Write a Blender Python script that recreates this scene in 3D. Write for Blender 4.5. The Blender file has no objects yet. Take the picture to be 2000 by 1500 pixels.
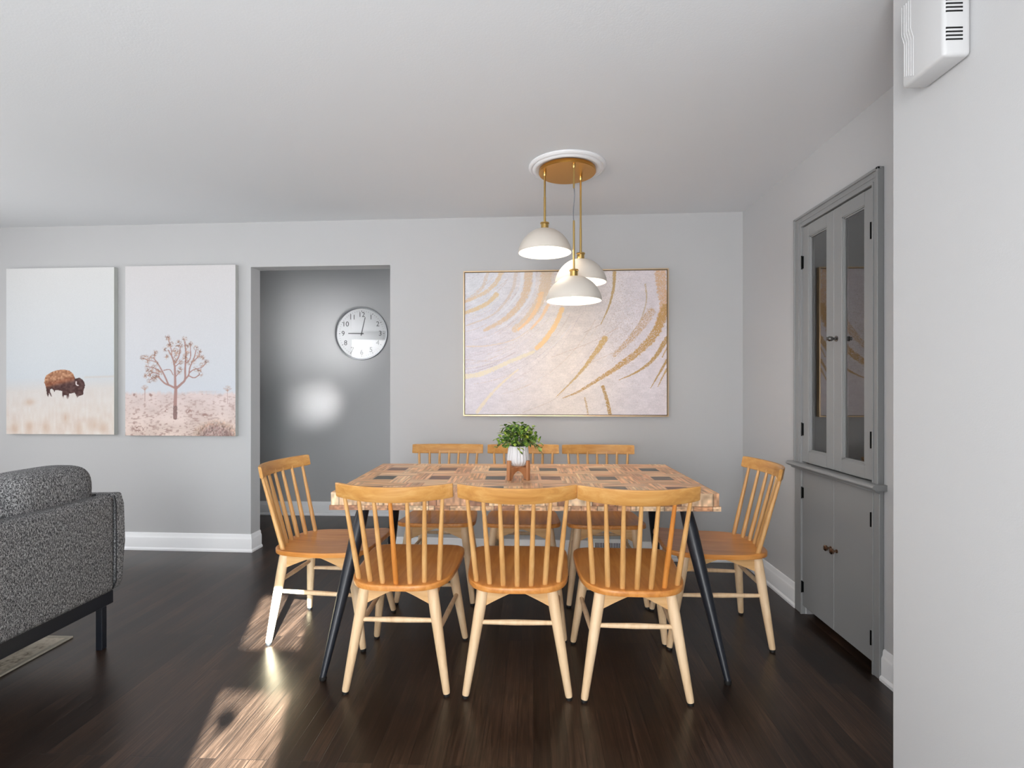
import bpy, bmesh, math, random
import numpy as np
from mathutils import Vector, Matrix

S = bpy.context.scene
COL = S.collection
R = math.radians
PI = math.pi

# ------------------------------------------------------------------ camera
cam_d = bpy.data.cameras.new('camera')
cam = bpy.data.objects.new('camera', cam_d)
COL.objects.link(cam)
cam.location = (0, 0, 1.22)
cam.rotation_euler = (R(90), 0, math.atan(42/1035))
cam_d.sensor_width = 36
cam_d.lens = 1035*36/2000
cam_d.shift_y = 6.5/2000
cam_d.clip_start = 0.05
S.camera = cam

# ------------------------------------------------------------------ world, sun, added fill and spot lamps
S.view_settings.view_transform = 'Standard'
S.view_settings.look = 'None'
S.view_settings.gamma = 1
S.view_settings.use_curve_mapping = False
S.view_settings.exposure = 0.06

W = bpy.data.worlds.new('sky')
S.world = W
W.use_nodes = True
bgn = W.node_tree.nodes['Background']
bgn.inputs[0].default_value = (0.78, 0.88, 1.0, 1)
bgn.inputs[1].default_value = 1.6

def light(name, kind, loc, energy, color=(1, 1, 1), **kw):
    d = bpy.data.lights.new(name, kind)
    d.energy = energy
    d.color = color
    o = bpy.data.objects.new(name, d)
    COL.objects.link(o)
    o.location = loc
    for k, v in kw.items():
        setattr(d, k, v)
    return o

sun = light('sun', 'SUN', (0, -6, 6), 195.0, (0.72, 0.86, 0.94), angle=R(0.53))
sd = Vector((-0.34, 1.0, -0.4646))
sun.rotation_euler = sd.to_track_quat('-Z', 'Y').to_euler()

def aim(o, d):
    o.rotation_euler = Vector(d).to_track_quat('-Z', 'Y').to_euler()

l = light('fill_rear_left', 'AREA', (-2.9, -1.5, 1.55), 62, (0.98, 0.99, 1), shape='RECTANGLE', size=2.1, size_y=1.4)  # added fill lamp for an assumed window, the rear wall is solid here
aim(l, (0.25, 1, 0.10))
l = light('fill_rear', 'AREA', (-0.45, -1.5, 1.35), 78, (1, 1, 1), shape='RECTANGLE', size=0.9, size_y=1.8)  # added fill from behind the camera, there is no doorway
aim(l, (0.05, 1, 0.05))
l = light('fill_left', 'AREA', (-4.65, 1.9, 1.30), 36, (0.98, 0.99, 1), shape='RECTANGLE', size=1.9, size_y=1.5)  # added lamp, a window is only assumed on this side, the wall is closed
aim(l, (1, 0.05, -0.15))
# added fill lamp behind the camera, faces up to brighten the ceiling
l = light('ceiling_fill', 'AREA', (-0.6, 0.0, 0.03), 68, (0.93, 0.975, 1), shape='RECTANGLE', size=3.2, size_y=2.4)
aim(l, (0, 0.25, 1))
l = light('hall_patch_spot', 'SPOT', (-1.45, 4.05, 1.2), 70, (1, 1, 1), spot_size=R(26), spot_blend=1.0, shadow_soft_size=0.10)  # added spot lamp, throws the patch of sunlight on the hall wall
aim(l, (-0.61, 0.93, -0.14))
l = light('hall_glow', 'SPOT', (-1.35, 4.02, 1.5), 62, (1, 1, 1), spot_size=R(52), spot_blend=1.0, shadow_soft_size=0.25)  # second added spot, spreads a soft glow above the patch
aim(l, (-0.66, 0.96, 0.20))

l = light('fill_hall_side', 'AREA', (-0.3, 4.42, 1.25), 7, (1, 1, 1), shape='RECTANGLE', size=0.6, size_y=1.8)  # weak lamp added to lift the hall, no opening on that side
aim(l, (-1, 0.12, -0.1))

# ------------------------------------------------------------------ helpers
def srgb(r, g, b):
    def f(c):
        c /= 255.0
        return c/12.92 if c <= 0.04045 else ((c+0.055)/1.055)**2.4
    return (f(r), f(g), f(b), 1)

def mat(name):
    m = bpy.data.materials.new(name)
    m.use_nodes = True
    nt = m.node_tree
    return m, nt, nt.nodes['Principled BSDF']

def plain(name, col, rough=0.5, metal=0.0, bump=0, bscale=200, spec=0.5, emit=None, es=0):
    m, nt, p = mat(name)
    p.inputs['Base Color'].default_value = srgb(*col)
    p.inputs['Roughness'].default_value = rough
    p.inputs['Metallic'].default_value = metal
    p.inputs['Specular IOR Level'].default_value = spec
    if emit:
        p.inputs['Emission Color'].default_value = srgb(*emit)
        p.inputs['Emission Strength'].default_value = es
    tc = nt.nodes.new('ShaderNodeTexCoord')
    n = nt.nodes.new('ShaderNodeTexNoise')
    n.inputs['Scale'].default_value = bscale
    n.inputs['Detail'].default_value = 3
    nt.links.new(tc.outputs['Object'], n.inputs['Vector'])
    if bump:
        b = nt.nodes.new('ShaderNodeBump')
        b.inputs['Strength'].default_value = bump
        b.inputs['Distance'].default_value = 0.002
        nt.links.new(n.outputs['Fac'], b.inputs['Height'])
        nt.links.new(b.outputs['Normal'], p.inputs['Normal'])
    return m

def ramp(nt, stops):
    r = nt.nodes.new('ShaderNodeValToRGB')
    el = r.color_ramp.elements
    while len(el) < len(stops):
        el.new(0.5)
    for e, (pos, c) in zip(el, stops):
        e.position = pos
        e.color = srgb(*c)
    return r

def wood(name, c1, c2, c3, scale, rough=0.38, contrast=0.5):
    m, nt, p = mat(name)
    tc = nt.nodes.new('ShaderNodeTexCoord')
    mp = nt.nodes.new('ShaderNodeMapping')
    mp.inputs['Scale'].default_value = scale
    oi = nt.nodes.new('ShaderNodeObjectInfo')
    ad = nt.nodes.new('ShaderNodeVectorMath'); ad.operation = 'ADD'
    ml = nt.nodes.new('ShaderNodeMath'); ml.operation = 'MULTIPLY'; ml.inputs[1].default_value = 7.3
    nt.links.new(oi.outputs['Random'], ml.inputs[0])
    nt.links.new(tc.outputs['Object'], ad.inputs[0])
    nt.links.new(ml.outputs[0], ad.inputs[1])
    nt.links.new(ad.outputs[0], mp.inputs['Vector'])
    n = nt.nodes.new('ShaderNodeTexNoise')
    n.inputs['Scale'].default_value = 1.0
    n.inputs['Detail'].default_value = 6
    n.inputs['Roughness'].default_value = 0.6
    n.inputs['Distortion'].default_value = 0.6
    nt.links.new(mp.outputs[0], n.inputs['Vector'])
    r = ramp(nt, [(0.5-contrast/2, c1), (0.5, c2), (0.5+contrast/2, c3)])
    nt.links.new(n.outputs['Fac'], r.inputs[0])
    nt.links.new(r.outputs[0], p.inputs['Base Color'])
    p.inputs['Roughness'].default_value = rough
    b = nt.nodes.new('ShaderNodeBump')
    b.inputs['Strength'].default_value = 0.08
    b.inputs['Distance'].default_value = 0.001
    nt.links.new(n.outputs['Fac'], b.inputs['Height'])
    nt.links.new(b.outputs['Normal'], p.inputs['Normal'])
    return m

def link(name, me, m, parent=None, smooth=True, angle=35):
    o = bpy.data.objects.new(name, me)
    COL.objects.link(o)
    if m is not None:
        for mm in (m if isinstance(m, (list, tuple)) else [m]):
            me.materials.append(mm)
    if parent is not None:
        o.parent = parent
    if smooth:
        me.polygons.foreach_set('use_smooth', [True]*len(me.polygons))
        try:
            me.set_sharp_from_angle(angle=R(angle))
        except Exception:
            pass
    return o

def obj(name, bm, m, parent=None, smooth=True, angle=35):
    bmesh.ops.recalc_face_normals(bm, faces=bm.faces)
    me = bpy.data.meshes.new(name)
    bm.to_mesh(me)
    bm.free()
    return link(name, me, m, parent, smooth, angle)

def empty(name, label, cat, loc=(0, 0, 0), rz=0, group=None):
    o = bpy.data.objects.new(name, None)
    o.empty_display_size = 0.1
    COL.objects.link(o)
    o.location = loc
    o.rotation_euler = (0, 0, rz)
    o['label'] = label
    o['category'] = cat
    if group:
        o['group'] = group
    return o

def tag(o, label, cat, group=None):
    o['label'] = label
    o['category'] = cat
    if group:
        o['group'] = group
    return o

def struct(o):
    o['kind'] = 'structure'
    return o

def box(bm, x0, x1, y0, y1, z0, z1, bevel=0, seg=2):
    g = bmesh.ops.create_cube(bm, size=1)
    vs = g['verts']
    for v in vs:
        v.co = Vector(((x0+x1)/2 + v.co.x*(x1-x0), (y0+y1)/2 + v.co.y*(y1-y0), (z0+z1)/2 + v.co.z*(z1-z0)))
    if bevel:
        es = list({e for v in vs for e in v.link_edges})
        bmesh.ops.bevel(bm, geom=es, offset=bevel, segments=seg, profile=0.5, affect='EDGES')
    return bm

def nb(*a, **k):
    return box(bmesh.new(), *a, **k)

def tube(bm, p0, p1, prof, seg=16, caps=True):
    """lathed bar from p0 to p1; prof = [(t, radius)]"""
    p0 = Vector(p0); p1 = Vector(p1)
    d = p1-p0
    q = d.to_track_quat('Z', 'Y')
    rings = []
    for t, r in prof:
        c = p0 + d*t
        ring = []
        for k in range(seg):
            a = 2*PI*k/seg
            ring.append(bm.verts.new(c + q @ Vector((r*math.cos(a), r*math.sin(a), 0))))
        rings.append(ring)
    for a, b in zip(rings, rings[1:]):
        for k in range(seg):
            bm.faces.new((a[k], a[(k+1) % seg], b[(k+1) % seg], b[k]))
    if caps:
        bm.faces.new(list(reversed(rings[0])))
        bm.faces.new(rings[-1])
    return bm

def lathe(bm, prof, seg=48, cx=0, cy=0, closed=False, flute=0, nfl=0):
    """prof = [(r, z)] around the z axis"""
    rings = []
    for r, z in prof:
        if r < 1e-6:
            rings.append([bm.verts.new((cx, cy, z))])
        else:
            ring = []
            for k in range(seg):
                a = 2*PI*k/seg
                rr = r*(1+flute*abs(math.sin(nfl*a/2))) if nfl else r
                ring.append(bm.verts.new((cx+rr*math.cos(a), cy+rr*math.sin(a), z)))
            rings.append(ring)
    pairs = list(zip(rings, rings[1:]))
    if closed:
        pairs.append((rings[-1], rings[0]))
    for a, b in pairs:
        for k in range(seg):
            j = (k+1) % seg
            if len(a) == 1 and len(b) == 1:
                continue
            if len(a) == 1:
                bm.faces.new((a[0], b[k], b[j]))
            elif len(b) == 1:
                bm.faces.new((a[k], b[0], a[j]))
            else:
                bm.faces.new((a[k], a[j], b[j], b[k]))
    return bm

def prism(bm, poly, f0, f1):
    """poly = 2D points; f0/f1 map (a,b) to the two 3D caps"""
    A = [bm.verts.new(f0(a, b)) for a, b in poly]
    B = [bm.verts.new(f1(a, b)) for a, b in poly]
    n = len(poly)
    bm.faces.new(A)
    bm.faces.new(list(reversed(B)))
    for k in range(n):
        bm.faces.new((A[k], B[k], B[(k+1) % n], A[(k+1) % n]))
    return bm

def sweep(bm, path, prof):
    """profile (d outward to the left of travel, z) swept along a plan polyline with mitres"""
    n = len(path)
    rings = []
    for i in range(n):
        p = Vector(path[i])
        ns = []
        for a, b in ((i-1, i), (i, i+1)):
            if a >= 0 and b < n:
                t = (Vector(path[b])-Vector(path[a])).normalized()
                ns.append(Vector((-t.y, t.x)))
        if len(ns) == 1:
            m = ns[0]
        else:
            m = (ns[0]+ns[1])
            m = m/(m.dot(ns[0]))
        rings.append([bm.verts.new((p.x+m.x*d, p.y+m.y*d, z)) for d, z in prof])
    k = len(prof)
    for a, b in zip(rings, rings[1:]):
        for j in range(k):
            bm.faces.new((a[j], a[(j+1) % k], b[(j+1) % k], b[j]))
    bm.faces.new(rings[0])
    bm.faces.new(list(reversed(rings[-1])))
    return bm

def subsurf(o, lv=1):
    md = o.modifiers.new('Subdivision', 'SUBSURF')
    md.levels = lv
    md.render_levels = lv

# ------------------------------------------------------------------ materials
M = {}
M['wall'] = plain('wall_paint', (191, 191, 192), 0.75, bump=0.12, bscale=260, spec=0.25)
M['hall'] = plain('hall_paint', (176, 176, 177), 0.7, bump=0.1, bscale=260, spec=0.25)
M['ceil'] = plain('ceiling_paint', (226, 228, 231), 0.85, bump=0.2, bscale=140, spec=0.2)
M['trim'] = plain('white_trim_paint', (243, 244, 246), 0.38, bump=0.03, bscale=60)
M['cab'] = plain('cabinet_grey_paint', (142, 143, 143), 0.42, bump=0.05, bscale=60)
M['cabin'] = plain('cabinet_interior_paint', (150, 150, 151), 0.6)
M['dark'] = plain('black_void', (8, 8, 8), 0.9)
M['black_metal'] = plain('black_powder_coat', (26, 30, 38), 0.38, 0.0, bump=0.05, bscale=500)
M['hinge'] = plain('black_iron', (18, 18, 18), 0.35, 0.8)
M['chrome'] = plain('dark_nickel', (120, 118, 116), 0.18, 1.0)
M['bronze'] = plain('warm_nickel', (150, 120, 100), 0.2, 1.0)
M['brass'] = plain('brushed_brass', (205, 152, 76), 0.3, 1.0, bump=0.05, bscale=300)
M['brass2'] = plain('satin_brass', (212, 178, 112), 0.28, 1.0)
M['silver'] = plain('brushed_aluminium', (150, 152, 155), 0.28, 1.0)
M['shade'] = plain('lamp_shade_enamel', (214, 206, 196), 0.45)
M['shade_in'] = plain('lamp_shade_inner_white', (250, 248, 242), 0.5)
M['bulb'] = plain('bulb_glow', (255, 244, 225), 0.4, emit=(255, 240, 220), es=38)
M['cord'] = plain('grey_cord', (120, 122, 130), 0.5)
M['plaster'] = plain('white_plaster', (236, 236, 238), 0.5)
M['plastic'] = plain('chime_white_plastic', (196, 196, 197), 0.42)
M['rubber'] = plain('black_rubber', (16, 14, 13), 0.6)
M['gold_frame'] = plain('pale_gold_frame', (214, 186, 150), 0.32, 0.7)
M['canvas_edge'] = plain('canvas_edge', (196, 198, 194), 0.8, bump=0.1, bscale=900)
M['clock_face'] = plain('clock_dial', (214, 215, 217), 0.5)
M['ink'] = plain('dark_ink', (58, 58, 60), 0.5)
M['hand'] = plain('clock_hand_grey', (88, 88, 90), 0.4)
M['soil'] = plain('dark_soil', (38, 28, 20), 0.9)
M['pot'] = plain('white_ceramic', (218, 218, 221), 0.35)
M['stem'] = plain('green_stem', (74, 96, 48), 0.6)

M['leg'] = wood('pale_rubberwood_legs', (212, 176, 134), (230, 198, 158), (238, 212, 178), (28, 28, 3.0), 0.45, 0.5)
M['spin'] = wood('honey_wood_spindles', (190, 138, 80), (208, 158, 98), (220, 176, 118), (30, 30, 3.0), 0.36, 0.5)
M['spin2'] = wood('orange_wood_spindle', (186, 112, 44), (204, 130, 58), (214, 146, 74), (30, 30, 3.0), 0.36, 0.5)
M['crest'] = wood('honey_wood_crest', (178, 122, 62), (200, 146, 80), (214, 166, 102), (3.0, 40, 40), 0.34, 0.5)
M['seat'] = wood('amber_wood_seat', (182, 112, 50), (208, 138, 68), (224, 160, 90), (34, 2.6, 34), 0.3, 0.5)
M['apron'] = wood('honey_wood_apron', (194, 146, 92), (212, 168, 114), (222, 184, 134), (5, 5, 40), 0.4, 0.5)
M['stand'] = wood('walnut_plant_stand', (150, 94, 58), (180, 122, 80), (204, 148, 104), (20, 20, 5), 0.5, 0.5)

# glass: real dielectric pane built as clear + fresnel gloss
def glass(name, tint=(1, 1, 1), ior=1.5, boost=1.0):
    m = bpy.data.materials.new(name)
    m.use_nodes = True
    nt = m.node_tree
    nt.nodes.clear()
    out = nt.nodes.new('ShaderNodeOutputMaterial')
    mx = nt.nodes.new('ShaderNodeMixShader')
    tr = nt.nodes.new('ShaderNodeBsdfTransparent')
    tr.inputs[0].default_value = (*tint, 1)
    gl = nt.nodes.new('ShaderNodeBsdfGlossy')
    gl.inputs['Roughness'].default_value = 0.015
    fr = nt.nodes.new('ShaderNodeFresnel')
    fr.inputs[0].default_value = ior
    mu = nt.nodes.new('ShaderNodeMath'); mu.operation = 'MULTIPLY'; mu.inputs[1].default_value = boost
    mu.use_clamp = True
    nt.links.new(fr.outputs[0], mu.inputs[0])
    nt.links.new(mu.outputs[0], mx.inputs[0])
    nt.links.new(tr.outputs[0], mx.inputs[1])
    nt.links.new(gl.outputs[0], mx.inputs[2])
    nt.links.new(mx.outputs[0], out.inputs[0])
    return m
M['glass'] = glass('cabinet_glass', (0.85, 0.85, 0.85), 1.5, 2.6)
M['clock_glass'] = glass('clock_glass', (0.97, 0.97, 0.97), 1.5, 1.0)
M['win_glass'] = glass('window_glass', (0.98, 0.99, 0.98), 1.45, 0.6)

# floor planks
def floor_mat():
    m, nt, p = mat('dark_oak_planks')
    tc = nt.nodes.new('ShaderNodeTexCoord')
    sx = nt.nodes.new('ShaderNodeSeparateXYZ')
    cb = nt.nodes.new('ShaderNodeCombineXYZ')
    nt.links.new(tc.outputs['Object'], sx.inputs[0])
    nt.links.new(sx.outputs['Y'], cb.inputs['X'])
    nt.links.new(sx.outputs['X'], cb.inputs['Y'])
    bk = nt.nodes.new('ShaderNodeTexBrick')
    bk.offset = 0.37
    bk.offset_frequency = 3
    bk.inputs['Scale'].default_value = 1
    bk.inputs['Brick Width'].default_value = 0.85
    bk.inputs['Row Height'].default_value = 0.058
    bk.inputs['Mortar Size'].default_value = 0.0011
    bk.inputs['Mortar Smooth'].default_value = 0.3
    bk.inputs['Bias'].default_value = 0.0
    bk.inputs['Color1'].default_value = (0, 0, 0, 1)
    bk.inputs['Color2'].default_value = (1, 1, 1, 1)
    bk.inputs['Mortar'].default_value = (0.5, 0.5, 0.5, 1)
    nt.links.new(cb.outputs[0], bk.inputs['Vector'])
    # grain
    mp = nt.nodes.new('ShaderNodeMapping')
    mp.inputs['Scale'].default_value = (75, 3.2, 1)
    nt.links.new(tc.outputs['Object'], mp.inputs['Vector'])
    ofs = nt.nodes.new('ShaderNodeVectorMath'); ofs.operation = 'MULTIPLY_ADD'
    ofs.inputs[1].default_value = (13, 17, 5)
    nt.links.new(bk.outputs['Color'], ofs.inputs[0])
    nt.links.new(mp.outputs[0], ofs.inputs[2])
    n = nt.nodes.new('ShaderNodeTexNoise')
    n.inputs['Scale'].default_value = 1
    n.inputs['Detail'].default_value = 8
    n.inputs['Roughness'].default_value = 0.65
    n.inputs['Distortion'].default_value = 1.4
    nt.links.new(ofs.outputs[0], n.inputs['Vector'])
    n2 = nt.nodes.new('ShaderNodeTexNoise')
    n2.inputs['Scale'].default_value = 2.3
    n2.inputs['Detail'].default_value = 3
    nt.links.new(tc.outputs['Object'], n2.inputs['Vector'])
    r1 = ramp(nt, [(0.30, (36, 28, 23)), (0.50, (62, 47, 38)), (0.70, (98, 77, 64))])
    nt.links.new(n.outputs['Fac'], r1.inputs[0])
    r2 = ramp(nt, [(0.0, (160, 154, 150)), (1.0, (255, 250, 245))])
    nt.links.new(bk.outputs['Color'], r2.inputs[0])
    mul = nt.nodes.new('ShaderNodeMixRGB'); mul.blend_type = 'MULTIPLY'; mul.inputs[0].default_value = 1
    nt.links.new(r1.outputs[0], mul.inputs[1])
    nt.links.new(r2.outputs[0], mul.inputs[2])
    r3 = ramp(nt, [(0.3, (190, 185, 180)), (0.7, (255, 246, 238))])
    nt.links.new(n2.outputs['Fac'], r3.inputs[0])
    mul2 = nt.nodes.new('ShaderNodeMixRGB'); mul2.blend_type = 'MULTIPLY'; mul2.inputs[0].default_value = 1
    nt.links.new(mul.outputs[0], mul2.inputs[1])
    nt.links.new(r3.outputs[0], mul2.inputs[2])
    mo = nt.nodes.new('ShaderNodeMixRGB')
    mo.inputs[2].default_value = srgb(16, 11, 9)
    nt.links.new(bk.outputs['Fac'], mo.inputs[0])
    nt.links.new(mul2.outputs[0], mo.inputs[1])
    nt.links.new(mo.outputs[0], p.inputs['Base Color'])
    rr = nt.nodes.new('ShaderNodeMapRange')
    rr.inputs['To Min'].default_value = 0.24
    rr.inputs['To Max'].default_value = 0.40
    nt.links.new(n.outputs['Fac'], rr.inputs['Value'])
    nt.links.new(rr.outputs[0], p.inputs['Roughness'])
    b = nt.nodes.new('ShaderNodeBump')
    b.inputs['Strength'].default_value = 0.12
    b.inputs['Distance'].default_value = 0.001
    nt.links.new(n.outputs['Fac'], b.inputs['Height'])
    b2 = nt.nodes.new('ShaderNodeBump')
    b2.invert = True
    b2.inputs['Strength'].default_value = 0.35
    b2.inputs['Distance'].default_value = 0.001
    nt.links.new(bk.outputs['Fac'], b2.inputs['Height'])
    nt.links.new(b.outputs['Normal'], b2.inputs['Normal'])
    nt.links.new(b2.outputs['Normal'], p.inputs['Normal'])
    return m
M['floor'] = floor_mat()

def tweed():
    m, nt, p = mat('grey_tweed')
    tc = nt.nodes.new('ShaderNodeTexCoord')
    v = nt.nodes.new('ShaderNodeTexNoise')
    v.inputs['Scale'].default_value = 420
    v.inputs['Detail'].default_value = 2
    v.inputs['Roughness'].default_value = 0.7
    nt.links.new(tc.outputs['Object'], v.inputs['Vector'])
    mp = nt.nodes.new('ShaderNodeMapping')
    mp.inputs['Scale'].default_value = (1, 1, 0.35)
    nt.links.new(tc.outputs['Object'], mp.inputs['Vector'])
    v2 = nt.nodes.new('ShaderNodeTexNoise')
    v2.inputs['Scale'].default_value = 260
    nt.links.new(mp.outputs[0], v2.inputs['Vector'])
    av = nt.nodes.new('ShaderNodeMath'); av.operation = 'MULTIPLY_ADD'
    av.inputs[1].default_value = 0.4
    nt.links.new(v2.outputs['Fac'], av.inputs[0])
    mm = nt.nodes.new('ShaderNodeMath'); mm.operation = 'MULTIPLY'; mm.inputs[1].default_value = 0.6
    nt.links.new(v.outputs['Fac'], mm.inputs[0])
    nt.links.new(mm.outputs[0], av.inputs[2])
    r = ramp(nt, [(0.41, (40, 40, 42)), (0.5, (100, 100, 102)), (0.60, (190, 190, 190))])
    nt.links.new(av.outputs[0], r.inputs[0])
    nt.links.new(r.outputs[0], p.inputs['Base Color'])
    p.inputs['Roughness'].default_value = 0.95
    p.inputs['Specular IOR Level'].default_value = 0.1
    b = nt.nodes.new('ShaderNodeBump')
    b.inputs['Strength'].default_value = 0.5
    b.inputs['Distance'].default_value = 0.002
    nt.links.new(av.outputs[0], b.inputs['Height'])
    nt.links.new(b.outputs['Normal'], p.inputs['Normal'])
    return m
M['tweed'] = tweed()
M['piping'] = plain('dark_grey_piping', (58, 58, 60), 0.95, bump=0.4, bscale=500, spec=0.1)

def rug_mat():
    m, nt, p = mat('cream_rug_pile')
    tc = nt.nodes.new('ShaderNodeTexCoord')
    v = nt.nodes.new('ShaderNodeTexVoronoi')
    v.inputs['Scale'].default_value = 16
    nt.links.new(tc.outputs['Object'], v.inputs['Vector'])
    n = nt.nodes.new('ShaderNodeTexNoise')
    n.inputs['Scale'].default_value = 60
    n.inputs['Detail'].default_value = 5
    nt.links.new(tc.outputs['Object'], n.inputs['Vector'])
    ad = nt.nodes.new('ShaderNodeMath'); ad.operation = 'MULTIPLY_ADD'; ad.inputs[1].default_value = 0.5
    nt.links.new(v.outputs['Distance'], ad.inputs[0])
    nt.links.new(n.outputs['Fac'], ad.inputs[2])
    r = ramp(nt, [(0.45, (150, 140, 124)), (0.62, (206, 196, 178)), (0.85, (228, 220, 204))])
    nt.links.new(ad.outputs[0], r.inputs[0])
    nt.links.new(r.outputs[0], p.inputs['Base Color'])
    p.inputs['Roughness'].default_value = 1
    p.inputs['Specular IOR Level'].default_value = 0.05
    b = nt.nodes.new('ShaderNodeBump')
    b.inputs['Strength'].default_value = 0.6
    b.inputs['Distance'].default_value = 0.003
    nt.links.new(n.outputs['Fac'], b.inputs['Height'])
    nt.links.new(b.outputs['Normal'], p.inputs['Normal'])
    return m
M['rug'] = rug_mat()
M['rug_edge'] = plain('cream_rug_binding', (196, 190, 176), 1.0, bump=0.5, bscale=300, spec=0.05)

def leaf_mat():
    m, nt, p = mat('variegated_green_leaves')
    tc = nt.nodes.new('ShaderNodeTexCoord')
    n = nt.nodes.new('ShaderNodeTexNoise')
    n.inputs['Scale'].default_value = 45
    nt.links.new(tc.outputs['Object'], n.inputs['Vector'])
    r = ramp(nt, [(0.34, (44, 76, 36)), (0.47, (84, 124, 46)), (0.58, (136, 168, 62)), (0.70, (206, 208, 84))])
    nt.links.new(n.outputs['Fac'], r.inputs[0])
    nt.links.new(r.outputs[0], p.inputs['Base Color'])
    p.inputs['Roughness'].default_value = 0.45
    return m
M['leaf'] = leaf_mat()

def vcol_mat(name, rough=0.7, spec=0.3, bump=0.0):
    m, nt, p = mat(name)
    a = nt.nodes.new('ShaderNodeVertexColor')
    a.layer_name = 'Col'
    nt.links.new(a.outputs['Color'], p.inputs['Base Color'])
    p.inputs['Roughness'].default_value = rough
    p.inputs['Specular IOR Level'].default_value = spec
    if bump:
        tc = nt.nodes.new('ShaderNodeTexCoord')
        n = nt.nodes.new('ShaderNodeTexNoise')
        n.inputs['Scale'].default_value = 350
        nt.links.new(tc.outputs['Object'], n.inputs['Vector'])
        b = nt.nodes.new('ShaderNodeBump')
        b.inputs['Strength'].default_value = bump
        b.inputs['Distance'].default_value = 0.001
        nt.links.new(n.outputs['Fac'], b.inputs['Height'])
        nt.links.new(b.outputs['Normal'], p.inputs['Normal'])
    return m
M['paint'] = vcol_mat('abstract_acrylic_paint', 0.5, 0.4, 0.2)
M['print'] = vcol_mat('canvas_print', 0.8, 0.2, 0.1)
M['mosaic'] = vcol_mat('reclaimed_mango_mosaic', 0.42, 0.4, 0.25)

def lin(a):
    a = np.clip(np.asarray(a, float)/255.0, 0, 1)
    return np.where(a <= 0.04045, a/12.92, ((a+0.055)/1.055)**2.4)

def grid_mesh(name, nx, ny, fpos, col):
    """col: (ny+1, nx+1, 3) sRGB 0..255 at the vertices; fpos(u, v) arrays -> xyz"""
    u, v = np.meshgrid(np.linspace(0, 1, nx+1), np.linspace(0, 1, ny+1))
    P = fpos(u, v)
    co = np.stack([np.broadcast_to(c, u.shape) for c in P], -1).reshape(-1, 3)
    idx = np.arange((nx+1)*(ny+1)).reshape(ny+1, nx+1)
    f = np.stack([idx[:-1, :-1], idx[:-1, 1:], idx[1:, 1:], idx[1:, :-1]], -1).reshape(-1, 4)
    me = bpy.data.meshes.new(name)
    me.vertices.add(len(co))
    me.vertices.foreach_set('co', co.ravel())
    me.loops.add(f.size)
    me.loops.foreach_set('vertex_index', f.ravel())
    me.polygons.add(len(f))
    me.polygons.foreach_set('loop_start', np.arange(0, f.size, 4))
    me.update(calc_edges=True)
    ca = me.color_attributes.new('Col', 'FLOAT_COLOR', 'POINT')
    c4 = np.ones((len(co), 4))
    c4[:, :3] = lin(col).reshape(-1, 3)
    ca.data.foreach_set('color', c4.ravel().astype(np.float32))
    return me

rng = np.random.default_rng(7)

def vnoise(h, w, cy, cx, seed):
    """smooth value noise with cy x cx cells"""
    g = np.random.default_rng(seed).random((cy+2, cx+2))
    y = np.linspace(0, cy, h, endpoint=False); x = np.linspace(0, cx, w, endpoint=False)
    yi = y.astype(int); xi = x.astype(int)
    fy = (y-yi)[:, None]; fx = (x-xi)[None, :]
    fy = fy*fy*(3-2*fy); fx = fx*fx*(3-2*fx)
    a = g[yi][:, xi]; b = g[yi][:, xi+1]; c = g[yi+1][:, xi]; d = g[yi+1][:, xi+1]
    return (a*(1-fx)+b*fx)*(1-fy)+(c*(1-fx)+d*fx)*fy

def smoothpoly(pts, n=10):
    """Catmull-Rom through the points"""
    P = [np.array(p, float) for p in pts]
    if len(P) < 3:
        return P
    P = [2*P[0]-P[1]]+P+[2*P[-1]-P[-2]]
    out = []
    for i in range(1, len(P)-2):
        for t in np.linspace(0, 1, n, endpoint=False):
            a, b, c, d = P[i-1:i+3]
            out.append(0.5*((2*b)+(-a+c)*t+(2*a-5*b+4*c-d)*t*t+(-a+3*b-3*c+d)*t**3))
    out.append(P[-2])
    return out

def stroke(img, X, Y, pts, w0, w1, col, alpha=0.9, speck=0.0, seed=0, soft=0.25):
    pts = smoothpoly(pts)
    n = len(pts)-1
    best = np.full(X.shape, 9.0)
    for i in range(n):
        (x0, y0), (x1, y1) = pts[i], pts[i+1]
        w = w0+(w1-w0)*(i+0.5)/n
        pad = w+4
        ii = np.where((X[0] > min(x0, x1)-pad) & (X[0] < max(x0, x1)+pad))[0]
        jj = np.where((Y[:, 0] > min(y0, y1)-pad) & (Y[:, 0] < max(y0, y1)+pad))[0]
        if len(ii) == 0 or len(jj) == 0:
            continue
        sl = (slice(jj[0], jj[-1]+1), slice(ii[0], ii[-1]+1))
        xs, ys = X[sl], Y[sl]
        dx, dy = x1-x0, y1-y0
        t = np.clip(((xs-x0)*dx+(ys-y0)*dy)/(dx*dx+dy*dy+1e-9), 0, 1)
        d = np.hypot(xs-x0-t*dx, ys-y0-t*dy)/(w/2)
        best[sl] = np.minimum(best[sl], d)
    if speck:
        best = best+(vnoise(X.shape[0], X.shape[1], X.shape[0]//3, X.shape[1]//3, seed+900)-0.5)*0.5
    m = np.clip((1-best)/soft+0.5*soft, 0, 1)*(best < 1.0)
    if speck:
        nz = np.random.default_rng(seed).random(X.shape)
        m = m*(nz > speck)
    m = (m*alpha)[..., None]
    return img*(1-m)+np.array(col, float)*m

def inpoly(X, Y, poly):
    ins = np.zeros(X.shape, bool)
    n = len(poly)
    j = n-1
    for i in range(n):
        xi, yi = poly[i]; xj, yj = poly[j]
        if yi != yj:
            c = ((yi > Y) != (yj > Y)) & (X < (xj-xi)*(Y-yi)/(yj-yi)+xi)
            ins ^= c
        j = i
    return ins

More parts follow.
